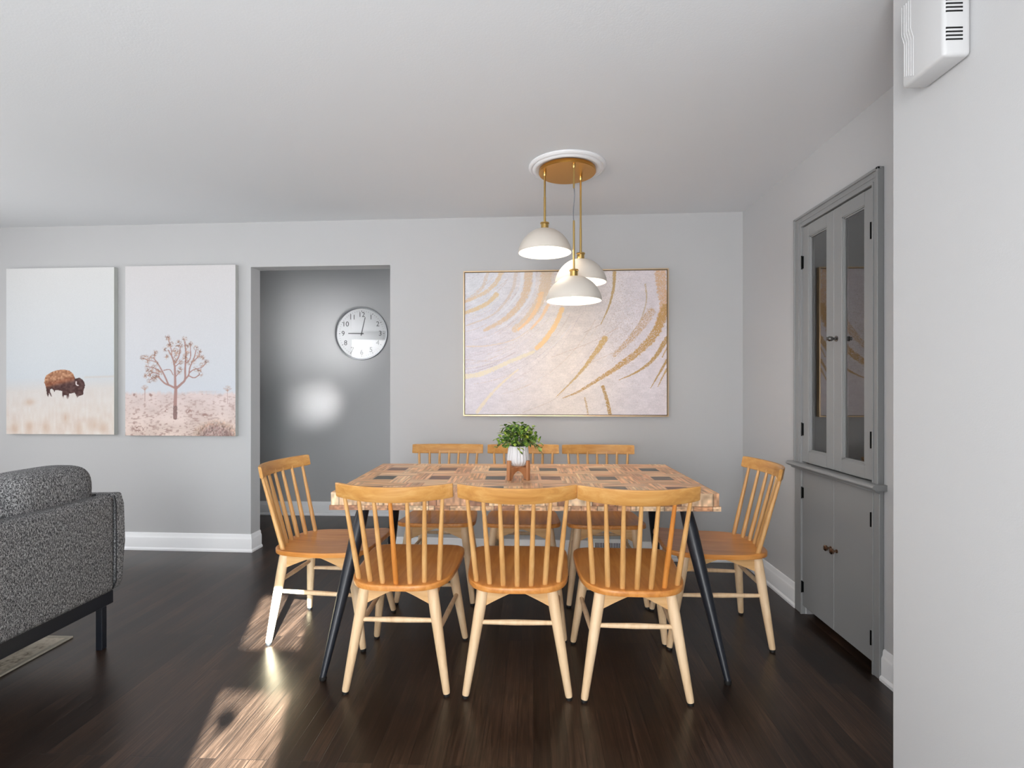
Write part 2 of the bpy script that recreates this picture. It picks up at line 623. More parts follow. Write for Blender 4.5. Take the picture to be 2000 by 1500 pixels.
# ------------------------------------------------------------------ structure
H = 2.445
AB = R(-1.46)          # the back wall runs slightly out of square
XR = 1.461             # right wall
XL = -4.8
YB = -1.6
XP, YP = 1.083, 1.645  # near partition: face and far end

def place_back(o):
    o.location = (0, 3.80, 0)
    o.rotation_euler = (0, 0, AB)
    return o

struct(obj('floor', nb(-5.2, 3.0, -2.2, 5.6, -0.06, 0), M['floor'], smooth=False))
struct(obj('ceiling', nb(-5.2, 3.0, -2.2, 5.6, H, H+0.06), M['ceil'], smooth=False))

# back wall with the hall opening (local frame: x along the wall, +y into the hall)
OX0, OX1, OZ, TW = -2.098, -1.045, 2.113, 0.125
bm = bmesh.new()
box(bm, -4.95, OX0, 0, TW, 0, H)
box(bm, OX1, 1.75, 0, TW, 0, H)
box(bm, OX0, OX1, 0, TW, OZ, H)
struct(place_back(obj('wall_back', bm, M['wall'], smooth=False)))

# hall beyond
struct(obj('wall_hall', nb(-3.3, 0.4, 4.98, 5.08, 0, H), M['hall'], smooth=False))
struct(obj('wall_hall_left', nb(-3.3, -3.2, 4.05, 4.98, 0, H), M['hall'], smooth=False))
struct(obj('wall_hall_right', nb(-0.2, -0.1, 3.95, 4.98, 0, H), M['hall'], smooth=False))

# right wall around the built-in cabinet (opening y 2.315..2.942, z 0..2.085)
CY0, CY1, CZ = 2.312, 2.915, 2.085
bm = bmesh.new()
box(bm, XR, XR+0.12, CY1, 3.90, 0, H)
box(bm, XR, XR+0.12, 1.2, CY0, 0, H)
box(bm, XR, XR+0.12, CY0, CY1, CZ, H)
struct(obj('wall_right', bm, M['wall'], smooth=False))
struct(obj('wall_near', nb(XP, XP+0.14, YB, YP, 0, H, bevel=0.004), M['wall'], smooth=False))
struct(obj('wall_left', nb(XL-0.1, XL, YB-0.1, 4.2, 0, H), M['wall'], smooth=False))
struct(obj('wall_end', nb(XP+0.14, XR+0.12, 1.1, 1.2, 0, H), M['wall'], smooth=False))

# rear wall with the sunlit sash window
SX0, SX1 = 0.0, 0.297
bm = bmesh.new()
box(bm, XL, SX0, YB-0.06, YB, 0, H)
box(bm, SX1, XP+0.14, YB-0.06, YB, 0, H)
box(bm, SX0, SX1, YB-0.06, YB, 0, 0.80)
box(bm, SX0, SX1, YB-0.06, YB, 2.174, H)
struct(obj('wall_rear', bm, M['wall'], smooth=False))
bm = bmesh.new()
box(bm, SX0, SX1, YB-0.045, YB-0.015, 1.728, 1.882)
wf = struct(obj('window_1', bm, M['trim'], smooth=False))
obj('pane', nb(SX0, SX1, YB-0.032, YB-0.029, 0.80, 1.728), M['win_glass'], wf, smooth=False)
obj('pane', nb(SX0, SX1, YB-0.032, YB-0.029, 1.882, 2.174), M['win_glass'], wf, smooth=False)

# baseboards
BP = [(0, 0), (0.022, 0), (0.022, 0.012), (0.016, 0.020), (0.014, 0.022), (0.014, 0.092), (0.011, 0.100), (0.009, 0.104), (0.008, 0.120), (0.005, 0.128), (0, 0.130)]
bm = sweep(bmesh.new(), [(OX0, TW), (OX0, 0), (-4.94, 0)][::1], [(d, z) for d, z in BP])
b1 = struct(place_back(obj('baseboard_back', bm, M['trim'], angle=25)))
bm = sweep(bmesh.new(), [(1.49, 0), (OX1, 0), (OX1, TW)], BP)
struct(place_back(obj('baseboard_back_right', bm, M['trim'], angle=25)))
bm = sweep(bmesh.new(), [(-0.2, 4.98), (-3.2, 4.98)], BP)
struct(obj('baseboard_hall', bm, M['trim'], angle=25))
bm = sweep(bmesh.new(), [(XR, 2.989), (XR, 3.765)], BP)
struct(obj('baseboard_right', bm, M['trim'], angle=25))
bm = sweep(bmesh.new(), [(XR, 1.2), (XR, 2.268)], BP)
struct(obj('baseboard_right_near', bm, M['trim'], angle=25))

# ------------------------------------------------------------------ built-in cabinet in the right wall
cab = empty('built_in_cabinet', 'tall grey painted built-in china cabinet with glass doors in the right wall', 'cabinet', (XR, (CY0+CY1)/2, 0))
def cobj(name, bm, m, parent=cab, **k):
    bm.transform(Matrix.Translation((-XR, -(CY0+CY1)/2, 0)))
    return obj(name, bm, m, parent, **k)
FX = XR-0.020          # face of the casing
bm = bmesh.new()
cw = 0.045
def casing_side(y0, y1):
    box(bm, FX, XR-0.0005, y0, y1, 0, 0.790, bevel=0.002, seg=1)
    box(bm, FX, XR-0.0005, y0, y1, 0.812, 2.143, bevel=0.002, seg=1)
    box(bm, FX-0.008, FX+0.004, y0 if y0 < 2.6 else y1-0.012, (y0+0.012) if y0 < 2.6 else y1, 0.812, 2.143, bevel=0.002, seg=1)
casing_side(CY0-0.042, CY0+0.003)
casing_side(CY1-0.003, CY1+0.072)
box(bm, FX, XR-0.0005, CY0+0.003, CY1-0.003, 2.082, 2.143, bevel=0.002, seg=1)
box(bm, FX-0.008, FX+0.004, CY0-0.042, CY1+0.072, 2.131, 2.143, bevel=0.002, seg=1)
for (ya, yb) in ((CY0-0.006, CY0+0.003), (CY1-0.003, CY1+0.008)):
    box(bm, FX-0.004, FX+0.002, ya, yb, 0.0, 0.776, bevel=0.001, seg=1)
    box(bm, FX-0.004, FX+0.002, ya, yb, 0.815, 2.082, bevel=0.001, seg=1)
    ye = yb+0.016 if ya > 2.6 else ya-0.016
    box(bm, FX-0.003, FX+0.002, ye-0.003, ye+0.003, 0.815, 2.110, bevel=0.001, seg=1)
box(bm, FX-0.004, FX+0.002, CY0-0.006, CY1+0.008, 2.082, 2.092, bevel=0.001, seg=1)
box(bm, FX-0.003, FX+0.002, CY0-0.022, CY1+0.024, 2.106, 2.112, bevel=0.001, seg=1)
cobj('casing', bm, M['cab'], smooth=False)
# carcass: sides, back, top, bottom, set in the wall
bm = bmesh.new()
D = 0.34
box(bm, XR+0.009, XR+D, CY0-0.015, CY0+0.002, 0.0, 2.10)
box(bm, XR+0.009, XR+D, CY1-0.002, CY1+0.015, 0.0, 2.10)
box(bm, XR+D, XR+D+0.015, CY0-0.015, CY1+0.015, 0.0, 2.10)
box(bm, XR+0.022, XR+D, CY0, CY1, 2.085, 2.10)
box(bm, XR+0.022, XR+D, CY0, CY1, 0.80, 0.815)
box(bm, XR+0.022, XR+D, CY0, CY1, 0.045, 0.060)
cobj('carcass', bm, M['cabin'], smooth=False)
for z in (1.235, 1.66):
    cobj('shelf', nb(XR+0.035, XR+D, CY0+0.001, CY1-0.001, z, z+0.018, bevel=0.002), M['cabin'], smooth=False)
# ledge
bm = bmesh.new()
prof = [(XR-0.0005, 0.790), (1.418, 0.790), (1.404, 0.797), (1.400, 0.803), (1.404, 0.811), (1.412, 0.815), (XR-0.0005, 0.815)]
y0, y1 = CY0-0.062, CY1+0.092
prism(bm, prof, lambda a, b: Vector((a, y0, b)), lambda a, b: Vector((a, y1, b)))
prof2 = [(FX-0.001, 0.776), (1.425, 0.780), (1.421, 0.790), (FX-0.001, 0.790)]
prism(bm, prof2, lambda a, b: Vector((a, CY0-0.046, b)), lambda a, b: Vector((a, CY1+0.076, b)))
cobj('ledge', bm, M['cab'], angle=20)
# doors
ym = (CY0+CY1)/2
DX0, DX1 = XR-0.015, XR+0.008      # door face and back
def glass_door(ya, yb, hinge_y, inner):
    z0, z1 = 0.822, 2.076
    st, pz0, pz1 = 0.062, 0.880, 2.018
    bm = bmesh.new()
    box(bm, DX0, DX1, ya, ya+st, z0, z1, bevel=0.0015, seg=1)
    box(bm, DX0, DX1, yb-st, yb, z0, z1, bevel=0.0015, seg=1)
    box(bm, DX0, DX1, ya+st, yb-st, z0, pz0)
    box(bm, DX0, DX1, ya+st, yb-st, pz1, z1)
    d = cobj('glass_door', bm, M['cab'], smooth=False)
    bm = bmesh.new()
    a, b = ya+st, yb-st
    for k, (w, dx) in enumerate(((0.006, 0.0), (0.012, 0.006))):
        xf = DX0+0.002+dx
        box(bm, xf, DX1-0.003, a, a+w, pz0, pz1)
        box(bm, xf, DX1-0.003, b-w, b, pz0, pz1)
        box(bm, xf, DX1-0.003, a, b, pz0, pz0+w)
        box(bm, xf, DX1-0.003, a, b, pz1-w, pz1)
    cobj('moulding', bm, M['cab'], d, smooth=False)
    cobj('glass_pane', nb(DX0+0.012, DX0+0.015, a+0.010, b-0.010, pz0+0.010, pz1-0.010), M['glass'], d, smooth=False)
    for hz in (0.995, 1.89):
        bm = bmesh.new()
        box(bm, DX0-0.004, DX0+0.001, hinge_y-0.010, hinge_y+0.010, hz-0.033, hz+0.033, bevel=0.001, seg=1)
        tube(bm, (DX0-0.006, hinge_y, hz-0.036), (DX0-0.006, hinge_y, hz+0.036), [(0, 0.0035), (1, 0.0035)], 8)
        cobj('hinge', bm, M['hinge'], d)
    return d
gd1 = glass_door(CY0+0.003, ym-0.001, CY0+0.013, 1)
gd2 = glass_door(ym+0.001, CY1-0.003, CY1-0.006, -1)
bm = bmesh.new()
kz, ky = 1.452, ym-0.022
tube(bm, (DX0, ky, kz), (DX0-0.048, ky, kz), [(0, 0.014), (0.06, 0.014), (0.08, 0.007), (0.35, 0.006), (0.45, 0.011), (0.7, 0.0125), (0.85, 0.008), (0.95, 0.0085), (1, 0.004)], 16)
cobj('knob', bm, M['chrome'], gd1)
def low_door(ya, yb, hinge_y, kn):
    d = cobj('lower_door', nb(DX0, DX1, ya, yb, 0.048, 0.774, bevel=0.0015, seg=1), M['cab'], smooth=False)
    for hz in (0.150, 0.655):
        bm = bmesh.new()
        box(bm, DX0-0.004, DX0+0.001, hinge_y-0.010, hinge_y+0.010, hz-0.028, hz+0.028, bevel=0.001, seg=1)
        tube(bm, (DX0-0.006, hinge_y, hz-0.031), (DX0-0.006, hinge_y, hz+0.031), [(0, 0.0035), (1, 0.0035)], 8)
        cobj('hinge', bm, M['hinge'], d)
    bm = bmesh.new()
    tube(bm, (DX0, kn, 0.438), (DX0-0.034, kn, 0.438), [(0, 0.009), (0.1, 0.009), (0.15, 0.005), (0.45, 0.005), (0.6, 0.013), (0.85, 0.0145), (0.97, 0.010), (1, 0.004)], 16)
    cobj('knob', bm, M['bronze'], d)
low_door(CY0+0.003, ym-0.001, CY0+0.013, ym-0.026)
low_door(ym+0.001, CY1-0.003, CY1-0.006, ym+0.026)
cobj('toe_board', nb(XR+0.05, XR+0.06, CY0, CY1, 0, 0.05), M['dark'], smooth=False)

# ------------------------------------------------------------------ chime box on the near partition
ch = empty('door_chime', 'white plastic door chime box with ridged face and vent slots on the near right wall', 'door chime', (XP, 1.43, 2.042))
bm = bmesh.new()
box(bm, -0.068, -0.0005, -0.075, 0.076, 0, 0.235, bevel=0.010, seg=3)
obj('housing', bm, M['plastic'], ch)
bm = bmesh.new()
for k in range(5):     # ridges that jog half way up
    yk = 0.030+0.0085*k
    pts = [(yk, 0.012+0.004*k), (yk, 0.115), (yk+0.010 if k > -1 else yk, 0.145), (yk+0.010, 0.225)]
    for (a, b) in zip(pts, pts[1:]):
        tube(bm, (-0.068, a[0], a[1]), (-0.068, b[0], b[1]), [(0, 0.0011), (1, 0.0011)], 8)
obj('ridge', bm, M['plastic'], ch)
for z in (0.038, 0.0475, 0.057, 0.0665, 0.108, 0.1175, 0.127, 0.1365):
    obj('vent_slot', nb(-0.062, -0.022, -0.0756, -0.0735, z, z+0.0040), M['dark'], ch, smooth=False)

# ------------------------------------------------------------------ ceiling medallion and pendant cluster
MX, MY = 0.187, 2.95
bm = lathe(bmesh.new(), [(0, H-0.0005), (0.213, H-0.0005), (0.214, H-0.006), (0.208, H-0.014), (0.200, H-0.016), (0.197, H-0.012), (0.192, H-0.012), (0.186, H-0.020), (0.176, H-0.023), (0.168, H-0.020), (0.16, H-0.016), (0, H-0.016)], 96, MX, MY)
tag(obj('ceiling_medallion', bm, M['plaster'], angle=40), 'round white moulded medallion on the ceiling behind the brass lamp plate', 'ceiling medallion')
pl = empty('pendant_light', 'three-shade pendant light hanging on brass rods from a round brass ceiling plate', 'pendant light', (MX, MY, H-0.017))
def pobj(name, bm, m, parent=pl, **k):
    bm.transform(Matrix.Translation((-MX, -MY, -(H-0.017))))
    return obj(name, bm, m, parent, **k)
PZ = 2.406
pobj('ceiling_plate', lathe(bmesh.new(), [(0, H-0.017), (0.150, H-0.017), (0.157, H-0.020), (0.158, PZ+0.004), (0.155, PZ), (0, PZ)], 96, MX, MY), M['brass'])
lamps = [(0.062, 2.925, 1.961, 0.146, 0.0), (0.265, 2.993, 1.809, 0.144, 0.0), (0.214, 2.822, 1.678, 0.147, 0.36)]
for (x, y, z, r, cordlen) in lamps:
    hh = 0.122
    zt = z+hh
    capz = zt+0.045
    # rod(s)
    bm = bmesh.new()
    tube(bm, (x, y, PZ+0.001), (x, y, PZ-0.022), [(0, 0.009), (0.7, 0.009), (1, 0.006)], 16)
    if cordlen:
        tube(bm, (x, y, PZ-0.02), (x, y, PZ-0.13), [(0, 0.005), (1, 0.0045)], 12)
    pobj('rod_mount', bm, M['brass2'])
    bm = bmesh.new()
    tube(bm, (x, y, capz), (x, y, (PZ-0.01) if not cordlen else capz+0.26), [(0, 0.0055), (0.97, 0.0055), (1, 0.0045)], 12)
    if not cordlen:
        tube(bm, (x, y, capz+0.0), (x, y, capz+0.14), [(0, 0.0065), (1, 0.0065)], 12)
    pobj('rod', bm, M['brass2'])
    if cordlen:
        bm = bmesh.new()
        za, zb = PZ-0.12, capz+0.25
        prev = None
        for k in range(9):
            t = k/8
            p = (x+0.003*math.sin(t*PI*2), y, za+(zb-za)*t)
            if prev:
                tube(bm, prev, p, [(0, 0.0024), (1, 0.0024)], 8)
            prev = p
        pobj('cord', bm, M['cord'])
    bm = lathe(bmesh.new(), [(0, capz+0.004), (0.007, capz+0.004), (0.008, capz), (0.024, capz-0.001), (0.025, capz-0.007), (0.0205, capz-0.010), (0.0205, capz-0.038), (0.026, capz-0.041), (0.026, zt-0.002), (0, zt-0.002)], 32, x, y)
    pobj('socket_cap', bm, M['brass2'])
    # dome
    prof = []
    n = 22
    for k in range(n+1):
        hq = 1-(k/n)**1.3
        prof.append((r*(1-(0.9*hq)**1.7)**0.5, z+0.002+(hh-0.002)*hq))
    outer = [(0.0, zt)] + prof + [(r+0.0005, z)]
    pobj('lamp_shade', lathe(bmesh.new(), outer, 72, x, y), M['shade'], angle=50)
    inner = [(0, zt-0.004)]+[(max(a-0.003, 0.0), b-0.003) for a, b in prof[1:]]+[(r-0.0022, z), (r+0.0005, z)]
    pobj('shade_lining', lathe(bmesh.new(), inner, 72, x, y), M['shade_in'], angle=50)
    pobj('bulb', lathe(bmesh.new(), [(0, z+0.020)]+[(0.030*math.sin(PI*k/10), z+0.050-0.030*math.cos(PI*k/10)) for k in range(1, 9)]+[(0.014, z+0.095), (0.014, zt-0.006), (0, zt-0.006)], 24, x, y), M['bulb'])

# ------------------------------------------------------------------ dining table
TX, TY, TRZ = -0.052, 2.745, R(1.3)
TLn, TWd, TZ = 1.69, 0.875, 0.76
table = empty('dining_table', 'wooden dining table with dark square mosaic top and splayed black metal legs', 'table', (TX, TY, 0), TRZ)
def mosaic(U, V, seed):
    """U, V in metres on the top (arrays); pinwheel blocks around dark squares"""
    c = 0.281
    h, w = U.shape
    gu = U/c+0.5*0; gv = V/c
    iu = np.floor(gu).astype(int); iv = np.floor(gv).astype(int)
    fu = gu-iu; fv = gv-iv
    s0, s1 = 0.32, 0.68
    dark = (fu > s0) & (fu < s1) & (fv > s0) & (fv < s1)
    A = (fv <= s0) & (fu < s1); B = (fu >= s1) & (fv < s1)
    C = (fv >= s1) & (fu > s0); Dd = (fu <= s0) & (fv > s0)
    reg = np.where(A, 0, np.where(B, 1, np.where(C, 2, np.where(Dd, 3, 4))))
    rg = np.random.default_rng(seed)
    tab = rg.random((40, 40, 5, 12))
    # strips inside each region
    along_u = (reg == 0) | (reg == 2)
    sc = np.where(along_u, fv, fu)
    strip = (np.floor(sc*c/0.0105)).astype(int)
    key = tab[iu % 40, iv % 40, reg, strip % 12]
    base = tab[iu % 40, iv % 40, reg, 0]
    pal = np.array([(222, 170, 130), (234, 190, 150), (242, 206, 166), (206, 152, 116), (232, 180, 128), (238, 182, 134)], float)
    col = pal[(base*6).astype(int) % 6]*0.5+pal[(key*6).astype(int) % 6]*0.5
    n1 = vnoise(h, w, max(2, int(h/3)), max(2, int(w/22)), seed+1)
    n2 = vnoise(h, w, max(2, int(h/22)), max(2, int(w/3)), seed+2)
    g = np.where(along_u, n1, n2)
    col = col*(0.82+0.32*g)[..., None]
    sf = sc*c/0.0105; sf = sf-np.floor(sf)
    col = np.where((sf < 0.13)[..., None], col*0.84, col)
    dk = tab[iu % 40, iv % 40, 4, 5]
    dpal = np.array([(92, 88, 82), (82, 84, 82), (128, 94, 82), (108, 98, 90), (134, 100, 86)], float)
    dcol = dpal[(dk*5).astype(int) % 5]*(0.8+0.4*vnoise(h, w, max(2, int(h/3)), max(2, int(w/12)), seed+3))[..., None]
    col = np.where(dark[..., None], dcol, col)
    edge = np.minimum.reduce([np.abs(fu-s0), np.abs(fu-s1), np.abs(fv-s0), np.abs(fv-s1)])
    return np.clip(col, 0, 255)
lip, th, lip_t = 0.006, 0.076, 0.020
nx, ny = 560, 290
u, v = np.meshgrid(np.linspace(0, TLn, nx+1), np.linspace(0, TWd, ny+1))
top_me = grid_mesh('tabletop', nx, ny, lambda a, b: ((a-0.5)*TLn, (b-0.5)*TWd, TZ), mosaic(u+0.0, v+0.04, 5))
tt = link('tabletop', top_me, M['mosaic'], table, smooth=False)
def strip_col(L, Hh, nx, ny, seed):
    h, w = ny+1, nx+1
    base = np.array([(200, 154, 118), (218, 182, 146), (188, 138, 102), (168, 120, 90), (212, 172, 134), (226, 196, 160)], float)
    rg = np.random.default_rng(seed)
    cells = np.cumsum(rg.uniform(0.02, 0.14, 90))
    xs = np.linspace(0, L, w)
    ci = np.searchsorted(cells, xs)
    pick = base[rg.integers(0, 6, 100)][ci]
    img = np.repeat(pick[None], h, 0)
    img = img*(0.74+0.4*vnoise(h, w, 3, w//3, seed+1))[..., None]*(0.9+0.2*vnoise(h, w, max(2, h//2), w//10, seed+2))[..., None]
    d = np.min(np.abs(xs[:, None]-cells[None]), 1)
    img[:, d < 0.0016] *= 0.55
    return img
# the four faces of the edge, one mesh
def side_me(name, x0, x1, y0, y1, z0, z1, seed, zcap):
    parts = []
    for k, (L, f) in enumerate(((x1-x0, lambda a, b: (x0+a*(x1-x0), y0+0*a, z0+b*(z1-z0))),
                                (y1-y0, lambda a, b: (x1+0*a, y0+a*(y1-y0), z0+b*(z1-z0))),
                                (x1-x0, lambda a, b: (x1-a*(x1-x0), y1+0*a, z0+b*(z1-z0))),
                                (y1-y0, lambda a, b: (x0+0*a, y1-a*(y1-y0), z0+b*(z1-z0))))):
        n = int(L/0.0032)
        parts.append(grid_mesh(name, n, 10, f, strip_col(L, z1-z0, n, 10, seed+k)))
    bm = bmesh.new()
    for p_ in parts:
        bm.from_mesh(p_)
        bpy.data.meshes.remove(p_)
    lay = bm.verts.layers.float_color['Col']
    for zz in zcap:
        q = [bm.verts.new(c) for c in ((x0, y0, zz), (x1, y0, zz), (x1, y1, zz), (x0, y1, zz))]
        for vv in q:
            vv[lay] = srgb(170, 118, 80)
        bm.faces.new(q)
    me = bpy.data.meshes.new(name)
    bm.to_mesh(me)
    bm.free()
    return me
hx, hy = TLn/2, TWd/2
link('edge_band', side_me('edge_band', -hx, hx, -hy, hy, TZ-th+lip_t, TZ, 11, [TZ-th+lip_t]), M['mosaic'], table, smooth=False)
link('lower_edge_strip', side_me('lower_edge_strip', -hx-lip, hx+lip, -hy-lip, hy+lip, TZ-th, TZ-th+lip_t, 31, [TZ-th, TZ-th+lip_t-0.0002]), M['mosaic'], table, smooth=False)
zt = TZ-th
for sx in (-1, 1):
    for sy in (-1, 1):
        a = Vector((sx*0.735, sy*0.315, zt-0.004)); b = Vector((sx*0.838, sy*0.552, 0.012))
        bm = bmesh.new()
        tube(bm, a, b, [(0, 0.026), (0.02, 0.027), (0.15, 0.031), (0.45, 0.027), (0.97, 0.0135), (1, 0.013)], 24)
        lg = obj('leg', bm, M['black_metal'], table)
        pz = nb(sx*0.735-0.07, sx*0.735+0.07, sy*0.315-0.05, sy*0.315+0.05, zt-0.007, zt-0.0005, bevel=0.002, seg=1)
        obj('mounting_plate', pz, M['black_metal'], lg, smooth=False)
        bm = bmesh.new()
        d = (b-a).normalized()
        tube(bm, b-d*0.004, Vector((b.x, b.y, 0.0)), [(0, 0.015), (0.5, 0.0155), (1, 0.013)], 16)
        obj('foot_cap', bm, M['rubber'], lg)

# ------------------------------------------------------------------ dining chairs
def seat_outline(n=72):
    """closed plan outline, rounded at the back, wider in front"""
    pts = []
    for k in range(n):
        a = 2*PI*k/n
        ca, sa = math.cos(a), math.sin(a)
        if sa < 0:
            ex = 3.6
        else:
            ex = 6.5
        r = (abs(ca)**ex+abs(sa)**ex)**(-1/ex)
        x, yy = r*ca, r*sa            # in [-1,1]^2
        y = 0.2280+yy*0.2500
        w = 0.202+(0.229-0.202)*(yy+1)/2
        pts.append((x*w, y))
    return pts
def seat_h(x, y):
    t = (y+0.045)/0.535
    base = 0.441+0.017*max(0, t-0.55)**1.3/0.45**1.3
    dish = -0.007*math.exp(-((x/0.14)**2)-(((y-0.17)/0.15)**2))
    side = 0.003*min(1, (abs(x)/0.22)**3)
    return base+dish+side
def make_chair(label):
    t = empty('dining_chair', label, 'chair', group='spindle back dining chairs around the table')
    # seat
    out = seat_outline()
    n = len(out)
    cx, cy = 0.0, 0.21
    bm = bmesh.new()
    rings = []
    center = bm.verts.new((cx, cy, seat_h(cx, cy)))
    for s in (0.15, 0.3, 0.45, 0.6, 0.75, 0.88, 0.955, 0.985):
        rings.append([bm.verts.new((cx+(x-cx)*s, cy+(y-cy)*s, seat_h(cx+(x-cx)*s, cy+(y-cy)*s))) for x, y in out])
    for s, dz in ((0.996, -0.002), (1.0, -0.006), (1.0, -0.018), (0.995, -0.022), (0.97, -0.024)):
        rings.append([bm.verts.new((cx+(x-cx)*s, cy+(y-cy)*s, seat_h(x, y)+dz)) for x, y in out])
    for k in range(n):
        bm.faces.new((center, rings[0][k], rings[0][(k+1) % n]))
    for a, b in zip(rings, rings[1:]):
        for k in range(n):
            bm.faces.new((a[k], b[k], b[(k+1) % n], a[(k+1) % n]))
    c2 = bm.verts.new((cx, cy, 0.416))
    for k in range(n):
        bm.faces.new((c2, rings[-1][(k+1) % n], rings[-1][k]))
    obj('seat', bm, M['seat'], t, angle=50)
    # legs: front (y 0.47 at the floor), rear (0)
    feet = {}
    for sx in (-1, 1):
        for rear in (True, False):
            top = Vector((sx*(0.135 if rear else 0.158), 0.045 if rear else 0.385, 0.424))
            foot = Vector((sx*(0.203 if rear else 0.216), 0.0 if rear else 0.47, 0.010))
            feet[(sx, rear)] = (top, foot)
            bm = bmesh.new()
            tube(bm, foot, top, [(0, 0.0130), (0.02, 0.0145), (0.35, 0.0185), (0.75, 0.0225), (1, 0.0225)], 18)
            lg = obj('leg', bm, M['leg'], t)
            bm = bmesh.new()
            tube(bm, (foot.x, foot.y, 0), (foot.x, foot.y, 0.0125), [(0, 0.0125), (0.7, 0.0135), (1, 0.012)], 14)
            obj('foot_glide', bm, M['rubber'], lg)
    def at(leg, z):
        a, b = leg
        k = (z-b.z)/(a.z-b.z)
        return b+(a-b)*k
    sp = [(0, 0.0075), (0.08, 0.009), (0.5, 0.0115), (0.92, 0.009), (1, 0.0075)]
    for (a, b, z) in (((-1, True), (1, True), 0.285), ((-1, False), (1, False), 0.285), ((-1, True), (-1, False), 0.242), ((1, True), (1, False), 0.242)):
        bm = bmesh.new()
        tube(bm, at(feet[a], z), at(feet[b], z), sp, 14)
        obj('stretcher', bm, M['leg'], t)
    # arched aprons between the legs
    def apron(a, b):
        pa, pb = at(feet[a], 0.395), at(feet[b], 0.395)
        pa = Vector((pa.x, pa.y, 0)); pb = Vector((pb.x, pb.y, 0))
        d = (pb-pa); L = d.length; d.normalize()
        nrm = Vector((-d.y, d.x, 0))
        poly = [(0, 0.4195), (L, 0.4195), (L, 0.342)]
        for k in range(1, 14):
            s = 1-k/14
            q = abs(2*s-1)
            poly.append((L*s, 0.409-(0.409-0.342)*q**1.15))
        poly.append((0, 0.342))
        bm = bmesh.new()
        prism(bm, poly, lambda u_, z_: pa+d*u_+nrm*0.009+Vector((0, 0, z_)), lambda u_, z_: pa+d*u_-nrm*0.009+Vector((0, 0, z_)))
        obj('apron', bm, M['apron'], t, angle=25)
    apron((-1, True), (1, True)); apron((-1, False), (1, False))
    apron((-1, True), (-1, False)); apron((1, True), (1, False))
    # crest rail: bowed board
    def cy_(s):
        return -0.095+0.072*s*s
    bm = bmesh.new()
    secs = []
    N = 40
    for k in range(N+1):
        s = -1+2*k/N
        x = s*0.2315
        yc = cy_(s)
        e = max(0, (abs(s)-0.985)/0.015)
        zt_ = 0.847-0.005*(1-s*s)-0.0015*e
        hh = 0.061-0.004*s*s-0.003*e
        zb = zt_-hh
        lean = 0.012
        tk = 0.0095-0.002*e
        sec = []
        for (py, pz) in ((-tk+0.003, 0), (-tk, 0.004), (-tk, hh-0.004), (-tk+0.003, hh), (tk-0.003, hh), (tk, hh-0.004), (tk, 0.004), (tk-0.003, 0)):
            sec.append(bm.verts.new((x, yc+py-lean*pz/0.06+lean*0.5, zb+pz)))
        secs.append(sec)
    for a, b in zip(secs, secs[1:]):
        for j in range(8):
            bm.faces.new((a[j], a[(j+1) % 8], b[(j+1) % 8], b[j]))
    bm.faces.new(secs[0]); bm.faces.new(list(reversed(secs[-1])))
    obj('crest_rail', bm, M['crest'], t)
    for k in range(7):
        s = -1+2*k/6
        bx, by = s*0.164, 0.006+0.046*s*s
        s2 = s*0.193/0.2315
        tx, ty = s*0.193, cy_(s2)+0.004
        bm = bmesh.new()
        tube(bm, (bx, by, 0.434), (tx, ty, 0.802), [(0, 0.0095), (0.05, 0.0108), (0.3, 0.0108), (0.9, 0.0078), (1, 0.0072)], 14)
        o = obj('spindle', bm, M['spin'], t)
    return t
def copy_tree(o, parent=None):
    c = o.copy()
    COL.objects.link(c)
    if parent is not None:
        c.parent = parent
    for chd in list(o.children):
        copy_tree(chd, c)
    return c
spots = [
    (-0.546, 2.083, 0, 'spindle chair with its back to the camera, left of the near three'),
    (-0.064, 2.077, 0.5, 'spindle chair with its back to the camera, middle of the near three'),
    (0.400, 2.064, -0.6, 'spindle chair with its back to the camera, right of the near three'),
    (-0.560, 3.425, 180.5, 'honey wood spindle chair by the back wall facing camera, nearest the hall opening'),
    (-0.067, 3.425, 180, 'honey wood spindle chair by the back wall facing camera, behind the potted plant'),
    (0.416, 3.420, 179.5, 'honey wood spindle chair by the back wall facing camera, right of the potted plant'),
    (-1.243, 2.668, -93.6, 'honey wood spindle chair at the left end of the table, legs in the sun patch'),
    (1.109, 2.697, 88.2, 'honey wood spindle chair at the right end of the table, beside the grey cabinet'),
]
proto = make_chair(spots[0][3])
kids = list(proto.children)
for i, (x, y, a, lb) in enumerate(spots):
    c = proto if i == 0 else copy_tree(proto)
    c.location = (x, y, 0)
    c.rotation_euler = (0, 0, R(a))
    c['label'] = lb

# two spindles are visibly more orange than the rest
for (ci, si) in ((0, 3), (2, 5)):
    ch_ = [o for o in bpy.data.objects if o.get('label') == spots[ci][3]][0]
    sps = sorted([o for o in ch_.children if o.name.startswith('spindle')], key=lambda o: o.data.name)
    sp_o = sps[si]
    sp_o.material_slots[0].link = 'OBJECT'
    sp_o.material_slots[0].material = M['spin2']

